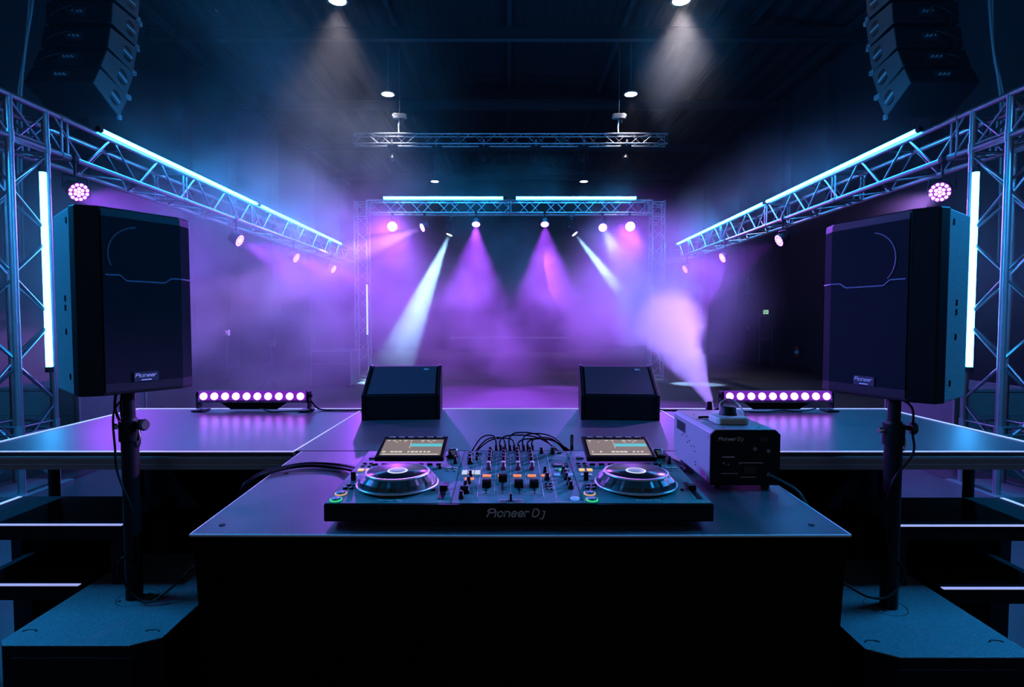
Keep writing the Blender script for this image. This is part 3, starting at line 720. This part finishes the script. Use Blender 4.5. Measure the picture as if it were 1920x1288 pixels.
def pole(s, lb, b, top, ztop):
    t = thing('speaker_pole', lb, 'pole', (b[0], b[1], .4405)); x, y = 0, 0
    H = ztop-.4405; tx, ty = top[0]-b[0], top[1]-b[1]
    tx, ty = max(-.02, min(.02, tx)), max(-.02, min(.02, ty))
    MB().cyl((0, 0, 0), (0, 0, .70), .031, None, 20).build('lower_tube', M['black'], t)
    MB().cyl((0, 0, .70), (0, 0, H), .022, None, 20).build('upper_tube', M['black'], t)
    MB().cyl((0, 0, .635), (0, 0, .715), .038, None, 20).cyl((0, 0, .705), (0, 0, .725), .033, .026, 20).build('collar', M['black'], t)
    k1 = MB().cyl((.03, 0, .70), (.055, -.01, .70), .009, None, 10)
    k1.cyl((.055, -.012, .70), (.070, -.016, .70), .022, .024, 10).cyl((.070, -.016, .70), (.076, -.018, .70), .024, .018, 10)
    k1.build('clamp_knob', M['rubber'], t)
    MB().cyl((-.03, 0, .69), (-.052, 0, .69), .009, None, 8).cyl((-.052, 0, .69), (-.058, 0, .69), .013, None, 6).build('clamp_bolt', M['chrome'], t)
    MB().tube([(.034, 0, .68), (.044, -.004, .64), (.036, -.004, .61)], .004).build('safety_pin', M['chrome'], t)
    return t
pole(-1, 'black speaker pole on the left subwoofer', bL, bL, 1.28)
pole(1, 'black speaker pole on the right subwoofer', bR, bR, 1.262)
cable([(-1.50, 2.24, 1.27), (-1.56, 2.20, 1.2), (-1.54, 2.168, 1.05), (-1.53, 2.166, .95), (-1.477, 2.160, .82), (-1.462, 2.170, .70), (-1.472, 2.18, .58), (-1.52, 2.165, .62), (-1.535, 2.16, .56), (-1.47, 2.155, .475), (-1.40, 2.14, .455), (-1.33, 2.18, .50), (-1.27, 2.25, .56), (-1.18, 2.30, .57), (-1.0, 2.3, .56)],
      .0042, 'black cable winding round the left speaker pole to the table', None, plug=False, name='speaker_cable', s=6)
cable([(1.50, 2.20, 1.26), (1.545, 2.14, 1.22), (1.53, 2.11, 1.13), (1.52, 2.09, 1.05), (1.45, 2.09, .95), (1.435, 2.10, .85), (1.44, 2.10, .7), (1.51, 2.11, .60), (1.515, 2.12, .55), (1.44, 2.09, .50), (1.36, 2.10, .50), (1.26, 2.18, .55), (1.12, 2.22, .60), (.95, 2.22, .58)],
      .0042, 'black cable winding round the right speaker pole to the table', None, plug=False, name='speaker_cable', s=6)
# diagonal brace cables under the left speaker
for o_ in (0, .025):
    cable([(-1.62+o_, 2.30, 1.265), (-1.60+o_, 2.26, 1.20), (-1.555+o_*.5, 2.22, 1.15), (-1.53, 2.205, 1.12)], .006, 'short thick lead hanging under the left loudspeaker', 'short leads under the left loudspeaker', plug=False, name='speaker_cable')

# ================================================================= TRUSS
def brace_mesh(L, r, n=6): return MB().cyl((0, 0, 0), (0, 0, L), r, None, n, False).mesh('brace', M['truss'])
def put_brace(parent, cache, p, q, r, name='brace'):
    p = Vector(p); q = Vector(q); L = (q-p).length; key = (round(L, 3), r)
    if key not in cache: cache[key] = brace_mesh(L, r)
    inst(name, cache[key], parent, p, Vector((0, 0, 1)).rotation_difference(q-p))
def truss(name, label, origin, axis, length, wa, wb, da, db, rc, rb, pitch, faces=4, start=0, rungs=True, top_rungs=False, plates=()):
    """box truss: chords along axis; da, db are unit vectors of its section, wa, wb its widths"""
    t = thing(name, label, 'truss', origin)
    ax = Vector(axis); da = Vector(da); db = Vector(db); cache = {}
    cor = [Vector((0, 0, 0)), da*wa, da*wa+db*wb, db*wb]
    for c in cor: MB().cyl(c, c+ax*length, rc, None, 14).build('chord', M['truss'], t)
    n = max(2, int(round(length/pitch))); st = length/n
    for f in range(faces):
        a, b = cor[f], cor[(f+1) % 4]
        if top_rungs and f == top_rungs-1:
            for i in range(0, n+1, 2): put_brace(t, cache, a+ax*st*i, b+ax*st*i, rb, 'rung')
            continue
        for i in range(n):
            p = (a if (i+f) % 2 else b)+ax*(st*i+st*.06); q = (b if (i+f) % 2 else a)+ax*(st*(i+1)-st*.06)
            put_brace(t, cache, p, q, rb)
    if rungs:
        for sct in plates:
            for f in range(4):
                for dd in (-.035, .035):
                    put_brace(t, cache, cor[f]+ax*(sct+dd), cor[(f+1) % 4]+ax*(sct+dd), rb, 'joint_rung')
            for c in cor: MB().cyl(c+ax*(sct-.05), c+ax*(sct+.05), rc*1.18, None, 12).build('coupler', M['alu_light'], t)
    return t
for s, nm in ((-1, 'left'), (1, 'right')):
    truss('truss_tower', 'upright aluminium truss tower at the %s edge' % nm, (s*4.27, 4.85, .03), (0, 0, 1), 3.44, .38, .38, (s, 0, 0), (0, 1, 0), .030, .014, .385, plates=(.55, 3.10))
    truss('side_truss', 'long %s side truss running from the tower to the far goal' % nm, (s*4.27, 1.65, 3.475), (0, 1, 0), 13.75, .35, .38, (0, 0, -1), (s, 0, 0), .0285, .0125, .4044, top_rungs=4, plates=(1.8, 3.8, 5.8, 7.75, 9.75, 11.75))
    x0 = -3.90 if s < 0 else 3.60
    truss('truss_column', '%s upright leg of the far truss goal' % nm, (x0, 14.2, .03), (0, 0, 1), 4.53, .31, .31, (1, 0, 0), (0, 1, 0), .022, .010, .34, plates=(.06, 4.16, 4.46))
    t = tag(MB().box((s*4.46, 5.04, .015), (.56, .56, .03)).build('base_plate', M['alu'], None), 'square steel base plate under the %s truss tower' % nm, 'base plate')
    t = tag(MB().box((x0+.155, 14.355, .015), (.5, .5, .03)).build('base_plate', M['alu'], None), 'square base plate under the %s leg of the far goal' % nm, 'base plate')
truss('truss_beam', 'horizontal top beam of the far truss goal', (-3.565, 14.2, 4.56), (1, 0, 0), 7.14, .315, .31, (0, 0, -1), (0, 1, 0), .022, .009, .34, plates=(.06, 3.57, 7.08))
truss('flown_truss', 'horizontal truss hanging from the roof on two hoists', (-4.54, 16.5, 6.96), (1, 0, 0), 9.14, .28, .28, (0, 0, -1), (0, 1, 0), .024, .010, .38, plates=(.05, 3.05, 6.1, 9.09))

# LED tubes
def ledtube(lb, p, q, r=.022, m='tube', group=None):
    p = Vector(p); q = Vector(q); t = thing('led_tube', lb, 'led tube light', p, group=group); v = q-p; d = v.normalized()
    MB().cyl((0, 0, 0), v, r, None, 8, caps=False).build('tube', M[m], t)
    for c, e_ in ((Vector((0, 0, 0)), -1), (v, 1)):
        MB().cyl(c, c+d*.05*e_, r*1.25, None, 12).build('end_cap', M['black'], t)
    return t
for s, nm in ((-1, 'left'), (1, 'right')):
    y1_ = 9.43 if s < 0 else 9.25
    xx = s*4.215
    ledtube('near glowing cyan tube along the top of the %s side truss' % nm, (xx, 5.87, 3.51), (xx, y1_, 3.49))
    ledtube('unseen cyan tube added to the %s side truss in front of the tower' % nm, (xx, 1.80, 3.51), (xx, 3.5, 3.51), m='tube_unseen')  # out of frame, added to light the subwoofer tops and speaker sides
    ledtube('far glowing cyan tube along the top of the %s side truss' % nm, (xx, y1_+.12, 3.49), (xx, 14.1, 3.46))
    ledtube('vertical glowing cyan tube on the %s truss tower' % nm, (s*4.257, 5.17, 1.12), (s*4.257, 5.17, 2.90), r=.027, m='tube_soft')
    ledtube('slim pale vertical tube on the %s leg of the far goal' % nm, (s*3.59, 14.164, 1.18), (s*3.59, 14.164, 2.45), r=.02, m='tube_far')
    x0, x1 = (-3.15, -.16) if s < 0 else (.17, 3.17)
    ledtube('glowing cyan tube on top of the far goal beam, %s half' % nm, (x0, 14.16, 4.61), (x1, 14.16, 4.61), r=.03)

# ================================================================= PAR LIGHTS
def parcan(lb, loc, aim, r, col, energy, angle, lens_m, hang, leds=True, group=None, name='par_light', blend=.6, tgt_parent=None, lamp_on=True):
    t = thing(name, lb, 'stage light', loc, group=group)
    a = Vector(aim).normalized(); L = r*1.5
    c = Vector((0, 0, 0))
    MB().cyl(c-a*L, c-a*.012, r*.7, r, 20).build('housing', M['black'], t)
    MB().cyl(c-a*.012, c, r*1.03, r*1.03, 24).build('front_ring', M['black'], t)
    if leds:
        u = a.orthogonal().normalized(); w = a.cross(u); rl = r*.155
        spots = [(0, 0)]+[(.36*r*math.cos(R(60*i)), .36*r*math.sin(R(60*i))) for i in range(6)]+[(.76*r*math.cos(R(30*i+15)), .76*r*math.sin(R(30*i+15))) for i in range(12)]
        me = MB().cyl((0, 0, 0), a*.006, rl, None, 10).mesh('led', M[lens_m])
        MB().cyl(c, c+a*.002, r*.95, None, 24).build('front_plate', glow('par_front_%d' % len(bpy.data.materials), (.45, .06, .7), .5), t)
        for (x, y) in spots: inst('led', me, t, u*x+w*y)
    else:
        MB().cyl(c, c+a*.004, r*.93, None, 24).build('lens', M[lens_m], t)
    # yoke + clamp up to the truss
    side = Vector((0, 0, 1)).cross(a).normalized()
    yk = MB()
    b0 = -a*L*.4
    yk.tube([b0+side*r*1.12, b0+side*r*1.12+Vector((0, 0, r*1.3)), b0-side*r*1.12+Vector((0, 0, r*1.3)), b0-side*r*1.12], r*.09, 6, 1)
    yk.build('yoke', M['black'], t)
    MB().cyl(b0+Vector((0, 0, r*1.3)), b0+Vector((0, 0, hang-.03)), r*.12, None, 8).build('hanging_stem', M['black'], t)
    MB().box(b0+Vector((0, 0, hang)), (.06, .06, .07)).build('clamp', M['black'], t, bevel=.008)
    if lamp_on:
        lamp(name+'_beam', 'SPOT', Vector(loc)+a*.05, energy, col, aim=a, angle=angle, blend=blend, radius=r*.5)
    return t
order = ('nearest', 'second', 'third', 'farthest')
for s, nm in ((-1, 'left'), (1, 'right')):
    for i, y in enumerate((5.52, 8.78, 11.1, 13.45)):
        aim = ((-3.3, -2.45, -1.4) if s > 0 else (.82, -.36, -.46)) if i == 0 else (-s*.85, [.12, -.05, -.12, -.15][i], [-.52, -.42, -.42, -.42][i])
        parcan('round purple led par light, %s of four under the %s side truss' % (order[i], nm), (s*4.20, y, 2.80-.012*i), aim, (.098, .10, .10, .10)[i], PURPLE if i or s < 0 else VIOLET, P_SIDE*([.9, 3.0][s > 0] if i == 0 else 1), (56, 21)[s > 0] if i == 0 else 46, 'led_pink', .30)
for s, nm in ((-1, 'left'), (1, 'right')):
    parcan('bright purple wash light at the outer %s end of the goal beam' % nm, (-2.925 if s < 0 else 3.019, 14.1, 3.886), (-s*.10, -1, -.43), .13, PURPLE, P_GOAL, 60, 'led_white', .30, leds=False)
    parcan('small %s wash light second from the %s on the goal beam' % ('violet' if s < 0 else 'pinkish white', nm), (-2.174 if s < 0 else 2.335, 14.1, 3.859), (-.80, -.50, -.42) if s < 0 else (0, -4.6, -2.2), .11, VIOLET if s < 0 else (.22, .36, 1), P_GOAL*(5.0 if s < 0 else 1.4), 20 if s < 0 else 46 if s < 0 else 14, 'led_white', .32, leds=False)
    parcan('purple wash light nearest the middle on the %s half of the goal beam' % nm, (-.832 if s < 0 else .886, 14.1, 3.94), (.0, -.62, -1), .105, PURPLE, P_GOAL*1.3, 45, 'led_white', .26, leds=False)

def moving_head(lb, loc, aim, on_=True, col=ICE, energy=0, angle=14, group=None, sc=1.0):
    t = thing('moving_head', lb, 'moving head light', loc, group=group); a = Vector(aim).normalized()
    MB().box((0, 0, .36*sc), (.26*sc, .2*sc, .08*sc)).build('base', M['black'], t, bevel=.01)
    MB().box((0, 0, .31*sc), (.24*sc, .09*sc, .03*sc)).box((-.115*sc, 0, .17*sc), (.03*sc, .08*sc, .28*sc)).box((.115*sc, 0, .17*sc), (.03*sc, .08*sc, .28*sc)).build('yoke', M['black'], t, bevel=.006)
    MB().cyl(-a*.06*sc+Vector((0, 0, .10*sc)), a*.13*sc+Vector((0, 0, .10*sc)), .085*sc, .095*sc, 20).cyl(-a*.12*sc+Vector((0, 0, .10*sc)), -a*.06*sc+Vector((0, 0, .10*sc)), .05*sc, .085*sc, 20).build('head', M['black'], t)
    MB().cyl(a*.13*sc+Vector((0, 0, .10*sc)), a*.136*sc+Vector((0, 0, .10*sc)), .078*sc, None, 20).build('lens', M['led_ice'] if on_ else M['jogtop'], t)
    for sx in (-1, 1): MB().box((0, sx*.14, .455*sc), (.05, .05, .10)).build('clamp', M['alu'], t)
    MB().box((0, 0, .41*sc), (.05, .30, .03)).build('cross_bar', M['black'], t)
    MB().cyl((0, -.101*sc, .36*sc), (0, -.106*sc, .36*sc), .014, None, 10).build('status_light', M['logo_white'], t)
    if on_: lamp('beam', 'SPOT', Vector(loc)+a*.16*sc+Vector((0, 0, .10*sc)), energy, col, aim=a, angle=angle, blend=.55, radius=.04)
    return t
moving_head('moving head on the goal beam throwing the left pale blue beam', (-1.476, 14.355, 3.74), (-1.50, -.35, -3.6), energy=P_BEAM, angle=19)
moving_head('moving head on the goal beam throwing the right pale blue beam', (1.584, 14.355, 3.74), (1.75, -.5, -2.3), energy=P_BEAM*.5, angle=13)
nmh = ('leftmost', 'second from the left', 'third from the left', 'third from the right', 'second from the right', 'rightmost')
for i, x in enumerate((-3.41, -2.125, -.744, .776, 2.171, 3.412)):
    moving_head('unlit moving head under the flown truss, %s of six' % nmh[i], (x, 16.64, 6.24), (random.uniform(-.3, .3), random.uniform(-.6, -.1), -1), on_=False, sc=1.1)

# hoists
for s, nm in ((-1, 'left'), (1, 'right')):
    x = s*3.21
    t = thing('chain_hoist', 'electric chain hoist above the %s end of the flown truss' % nm, 'hoist', (x, 16.64, 7.2))
    MB().box((0, 0, .30), (.34, .16, .14)).cyl((-.2, 0, .3), (.2, 0, .3), .075, None, 16).build('motor', M['alu_light'], t, bevel=.01)
    MB().cyl((.06, 0, .10), (.06, 0, .24), .05, .07, 14).build('chain_bag', M['black'], t)
    MB().tube([(0, 0, .2), (-.03, 0, 0), (-.02, 0, -.22)], .022).build('lifting_sling', M['logo'], t)
    MB().cyl((0, 0, .37), (0, 0, 2.33), .008, None, 6).build('chain', M['alu'], t)

# pendant hall lamps
nmp = {11.6: 'nearest', 16.3: 'middle', 26.4: 'farthest'}
for s, nm in ((-1, 'left'), (1, 'right')):
    for y in (11.6, 16.3, 26.4):
        t = thing('pendant_lamp', 'round white hall lamp under the roof, %s of the %s row' % (nmp[y], nm), 'ceiling lamp', (s*3.475, y, 8.0))
        MB().lathe([(.0, .20), (.05, .20), (.07, .10), (.19, .04), (.215, .0), (.20, .0)], n=24).build('reflector', M['alu'], t)
        MB().lathe([(.0, -.012), (.12, -.010), (.192, .004), (.192, .012)], n=24).build('diffuser', M['pend'], t)
        MB().cyl((0, 0, .19), (0, 0, 1.44), .012, None, 8).build('rod', M['alu'], t)
        lamp('pendant_light', 'SPOT', (s*3.475, y, 7.95), P_PEND, WARM, aim=(0, 0, -1), angle=75, blend=1.0, radius=.15)

# ================================================================= LINE ARRAYS
cabs = [[(7.375, 5.98), (7.375, 5.70), (7.88, 5.68), (7.93, 6.02)], [(7.375, 5.642), (7.344, 5.364), (7.835, 5.291), (7.917, 5.64)], [(7.322, 5.30), (7.263, 5.024), (7.743, 4.907), (7.845, 5.267)],
        [(7.242, 4.975), (7.13, 4.733), (7.60, 4.531), (7.765, 4.909)], [(7.11, 4.691), (6.985, 4.463), (7.443, 4.202), (7.642, 4.533)]]
order5 = ('topmost', 'second from the top', 'middle', 'second from the bottom', 'lowest')
side_paint = mat('array_side_paint', (.045, .045, .05), .5, bump=(150, .2, .001))
for s, nm, X in ((-1, 'left', 5.10), (1, 'right', 4.92)):
    for i, pc in enumerate(cabs):
        t = thing('line_array_speaker', 'hanging line array cabinet, %s of the %s stack' % (order5[i], nm), 'line array speaker', (s*(X+.43), 7.4, pc[1][1]), group='line array cabinets of the %s stack' % nm)
        L = [(a-7.4, b-pc[1][1]) for a, b in pc]
        MB().prism(L, -.42, .42, 'X').build('cabinet', M['black'], t, bevel=.006)
        xi = -s*.42
        c = Vector((0, sum(a for a, b in L)/4, sum(b for a, b in L)/4))
        L2 = [(c.y+(a-c.y)*.97, c.z+(b-c.z)*.97) for a, b in L]
        lo, hi = sorted((xi, xi-s*.012))
        MB().prism(L2, lo, hi, 'X').build('side_plate', side_paint, t, bevel=.003)
        dirv = Vector((0, L[2][0]-L[1][0], L[2][1]-L[1][1])).normalized(); up = Vector((0, -dirv.z, dirv.y))
        hc = c+dirv*.09+up*.0
        xo = xi-s*.013
        for k_ in (-1, 1):
            n_ = 16; cc = hc+dirv*.0+up*k_*.05*1.0
            vs = []
            for a_ in range(n_):
                th_ = PI*a_/(n_-1)
                vs.append((xo, *(cc+dirv*.075*math.cos(th_)+up*k_*.048*math.sin(th_)).yz))
            v2 = [(x-s*.004, y, z) for x, y, z in vs]
            MB().add(vs+v2, [tuple(range(n_)), tuple(range(n_, 2*n_))]+[(j, (j+1) % n_, n_+(j+1) % n_, n_+j) for j in range(n_)]).build('handle_recess', M['black'], t)
        a_ = hc+dirv*.085; b_ = hc-dirv*.085
        MB().cyl((xo-s*.006, a_.y, a_.z), (xo-s*.006, b_.y, b_.z), .008, None, 8).build('handle_bar', M['alu_light'], t)
        fr_ = Vector((0, *L[3])); 
        for pt in (L[3], L[2]):
            MB().box((xi-s*.01, pt[0], pt[1]), (.03, .05, .06)).cyl((xi-s*.03, pt[0], pt[1]), (xi, pt[0], pt[1]), .012, None, 8).build('rigging_pin', M['alu'], t)
        MB().box((s*.0, L[0][0]*.5+L[1][0]*.5-.004, (L[0][1]+L[1][1])/2), (.22, .012, .10)).build('connector_plate', M['black_matte'], t)
        for k_ in (-.05, 0, .05): MB().cyl((k_-s*.0, (L[0][0]+L[1][0])/2-.04, (L[0][1]+L[1][1])/2), (k_, (L[0][0]+L[1][0])/2, (L[0][1]+L[1][1])/2), .014, None, 8).build('connector', M['alu_light'], t)
    P0 = [(s*(X+.43), pc[0][0]-.05, (pc[0][1]+pc[1][1])/2) for pc in cabs]
    for i in range(4):
        a, b = Vector(P0[i]), Vector(P0[i+1]); m_ = (a+b)/2+Vector((s*.22, -.12, .02))
        cable([a, a+Vector((s*.05, -.05, .03)), m_, b+Vector((s*.08, -.06, -.02)), b], .008, 'link cable hanging behind the %s line array cabinets' % nm, 'link cables behind the %s line array' % nm, plug=False)
    t = thing('hanging_cable_bundle', 'long cable bundle hanging from the roof beside the %s truss tower' % nm, 'cable', (s*7.40, 9.0, 8.0))
    for k_ in (0, .05): MB().tube([(k_, 0, 0), (s*.12+k_, 0, -1.4), (s*.22, 0, -2.2), (s*.38+k_, 0, -3.2), (s*.42+k_, 0, -5.6)], .02, 7, 4).build('cable_strand', M['alu'], t)

# ================================================================= HAZE
def vol_material(name, blobs, base, scale, aniso=.35, lo=.42, gain=8.0, col=(.92, .92, .95), detail=2.0):
    m = bpy.data.materials.new(name); m.use_nodes = True; nt = m.node_tree; nt.nodes.clear()
    out = nt.nodes.new('ShaderNodeOutputMaterial'); vs_ = nt.nodes.new('ShaderNodeVolumeScatter')
    nt.links.new(vs_.outputs[0], out.inputs['Volume']); vs_.inputs['Color'].default_value = (*col, 1); vs_.inputs['Anisotropy'].default_value = aniso
    tc = nt.nodes.new('ShaderNodeTexCoord')
    no = nt.nodes.new('ShaderNodeTexNoise'); no.inputs['Scale'].default_value = scale; no.inputs['Detail'].default_value = detail; no.inputs['Roughness'].default_value = .6
    nt.links.new(tc.outputs['Object'], no.inputs['Vector'])
    def math_(op, a, b, clamp=False):
        n = nt.nodes.new('ShaderNodeMath'); n.operation = op; n.use_clamp = clamp
        for i, v in enumerate((a, b)):
            if isinstance(v, (int, float)): n.inputs[i].default_value = v
            else: nt.links.new(v, n.inputs[i])
        return n.outputs[0]
    N = math_('ADD', math_('MULTIPLY', math_('MAXIMUM', math_('SUBTRACT', no.outputs[0], lo), 0.0), gain), .20)
    tot = None
    for (c, r, a) in blobs:
        s1 = nt.nodes.new('ShaderNodeVectorMath'); s1.operation = 'SUBTRACT'; s1.inputs[1].default_value = c; nt.links.new(tc.outputs['Object'], s1.inputs[0])
        s2 = nt.nodes.new('ShaderNodeVectorMath'); s2.operation = 'MULTIPLY'; s2.inputs[1].default_value = tuple(1/q for q in r); nt.links.new(s1.outputs[0], s2.inputs[0])
        s3 = nt.nodes.new('ShaderNodeVectorMath'); s3.operation = 'LENGTH'; nt.links.new(s2.outputs[0], s3.inputs[0])
        mr = nt.nodes.new('ShaderNodeMapRange'); mr.interpolation_type = 'SMOOTHSTEP'; mr.inputs[1].default_value = 1; mr.inputs[2].default_value = .15; mr.inputs[3].default_value = 0; mr.inputs[4].default_value = a
        nt.links.new(s3.outputs['Value'], mr.inputs[0])
        tot = mr.outputs[0] if tot is None else math_('ADD', tot, mr.outputs[0])
    d = math_('ADD', math_('MULTIPLY', tot, N), base)
    nt.links.new(d, vs_.inputs['Density'])
    m.cycles.volume_sampling = 'EQUIANGULAR' if False else 'MULTIPLE_IMPORTANCE'
    return m
blobs = [((-4.6, 9.2, 1.8), (4.2, 5.2, 2.4), .27), ((-3.6, 10.5, 5.0), (3.4, 5.5, 3.0), .06), ((-.3, 14.6, 1.8), (4.6, 5.0, 2.9), .145),
         ((2.3, 9.5, 1.9), (2.0, 3.2, 1.9), .20), ((-3.0, 13.2, 3.3), (1.4, 1.8, 1.2), .16), ((2.3, 13.6, 2.9), (1.1, 1.6, 1.3), .24), ((-4.4, 5.3, 2.2), (1.0, 1.5, 1.7), .05), ((4.4, 5.3, 2.2), (1.0, 1.5, 1.7), .05), ((3.4, 11.4, 7.0), (1.6, 2.2, 1.9), .10),
         ((-4.2, 10.5, 3.7), (1.7, 5.8, 1.2), .16), ((4.2, 10.5, 3.7), (1.2, 5.5, 1.0), .06), ((0, 14.3, 4.8), (4.6, 1.6, 1.2), .05)]
hz = MB().box((0, 16.75, 4.2), (17.6, 26.0, 8.3)).build('haze', vol_material('hall_haze', blobs, .0006, .75), None)
tag(hz, 'drifting purple and blue stage haze filling the hall behind the deck', 'haze', kind='stuff')

# fog plume shot from the machine
def plume():
    a = Vector((.815, 2.27, 1.225)); b = Vector((1.45, 6.6, 2.25)); ax = b-a; L = ax.length
    m = bpy.data.materials.new('fog_plume'); m.use_nodes = True; nt = m.node_tree; nt.nodes.clear()
    out = nt.nodes.new('ShaderNodeOutputMaterial'); vs_ = nt.nodes.new('ShaderNodeVolumeScatter')
    nt.links.new(vs_.outputs[0], out.inputs['Volume']); vs_.inputs['Color'].default_value = (.97, .96, .99, 1); vs_.inputs['Anisotropy'].default_value = .2
    tc = nt.nodes.new('ShaderNodeTexCoord')
    no = nt.nodes.new('ShaderNodeTexNoise'); no.inputs['Scale'].default_value = 3.2; no.inputs['Detail'].default_value = 4; no.inputs['Roughness'].default_value = .62
    nt.links.new(tc.outputs['Object'], no.inputs['Vector'])
    def mth(op, *v, clamp=False):
        n = nt.nodes.new('ShaderNodeMath'); n.operation = op; n.use_clamp = clamp
        for i, x in enumerate(v):
            if isinstance(x, (int, float)): n.inputs[i].default_value = x
            else: nt.links.new(x, n.inputs[i])
        return n.outputs[0]
    sep = nt.nodes.new('ShaderNodeSeparateXYZ'); nt.links.new(tc.outputs['Object'], sep.inputs[0])
    x, y, z = sep.outputs
    rad = mth('SQRT', mth('ADD', mth('MULTIPLY', x, x), mth('MULTIPLY', y, y)))
    Rz = mth('ADD', mth('MULTIPLY', mth('POWER', mth('MAXIMUM', z, 0.0), 1.15), .145), .018)
    q = mth('DIVIDE', rad, Rz)
    q2 = mth('ADD', q, mth('MULTIPLY', mth('SUBTRACT', no.outputs[0], .5), 1.5))
    fall = nt.nodes.new('ShaderNodeMapRange'); fall.interpolation_type = 'SMOOTHSTEP'; fall.inputs[1].default_value = 1.0; fall.inputs[2].default_value = .35; nt.links.new(q2, fall.inputs[0])
    end = nt.nodes.new('ShaderNodeMapRange'); end.interpolation_type = 'SMOOTHSTEP'; end.inputs[1].default_value = L*.98; end.inputs[2].default_value = L*.35; nt.links.new(z, end.inputs[0])
    dens = mth('DIVIDE', .25, mth('ADD', mth('MULTIPLY', Rz, Rz), .004))
    d = mth('MULTIPLY', mth('MULTIPLY', fall.outputs[0], end.outputs[0]), mth('MINIMUM', dens, 90.0))
    nt.links.new(d, vs_.inputs['Density'])
    mb = MB().cyl((0, 0, 0), (0, 0, L), .03, 1.05, 20)
    o = mb.build('fog_plume', m, None, a); o.rotation_mode = 'QUATERNION'; o.rotation_quaternion = Vector((0, 0, 1)).rotation_difference(ax)
    tag(o, 'white violet jet of fog shooting up out of the fog machine', 'fog', kind='stuff')
plume()
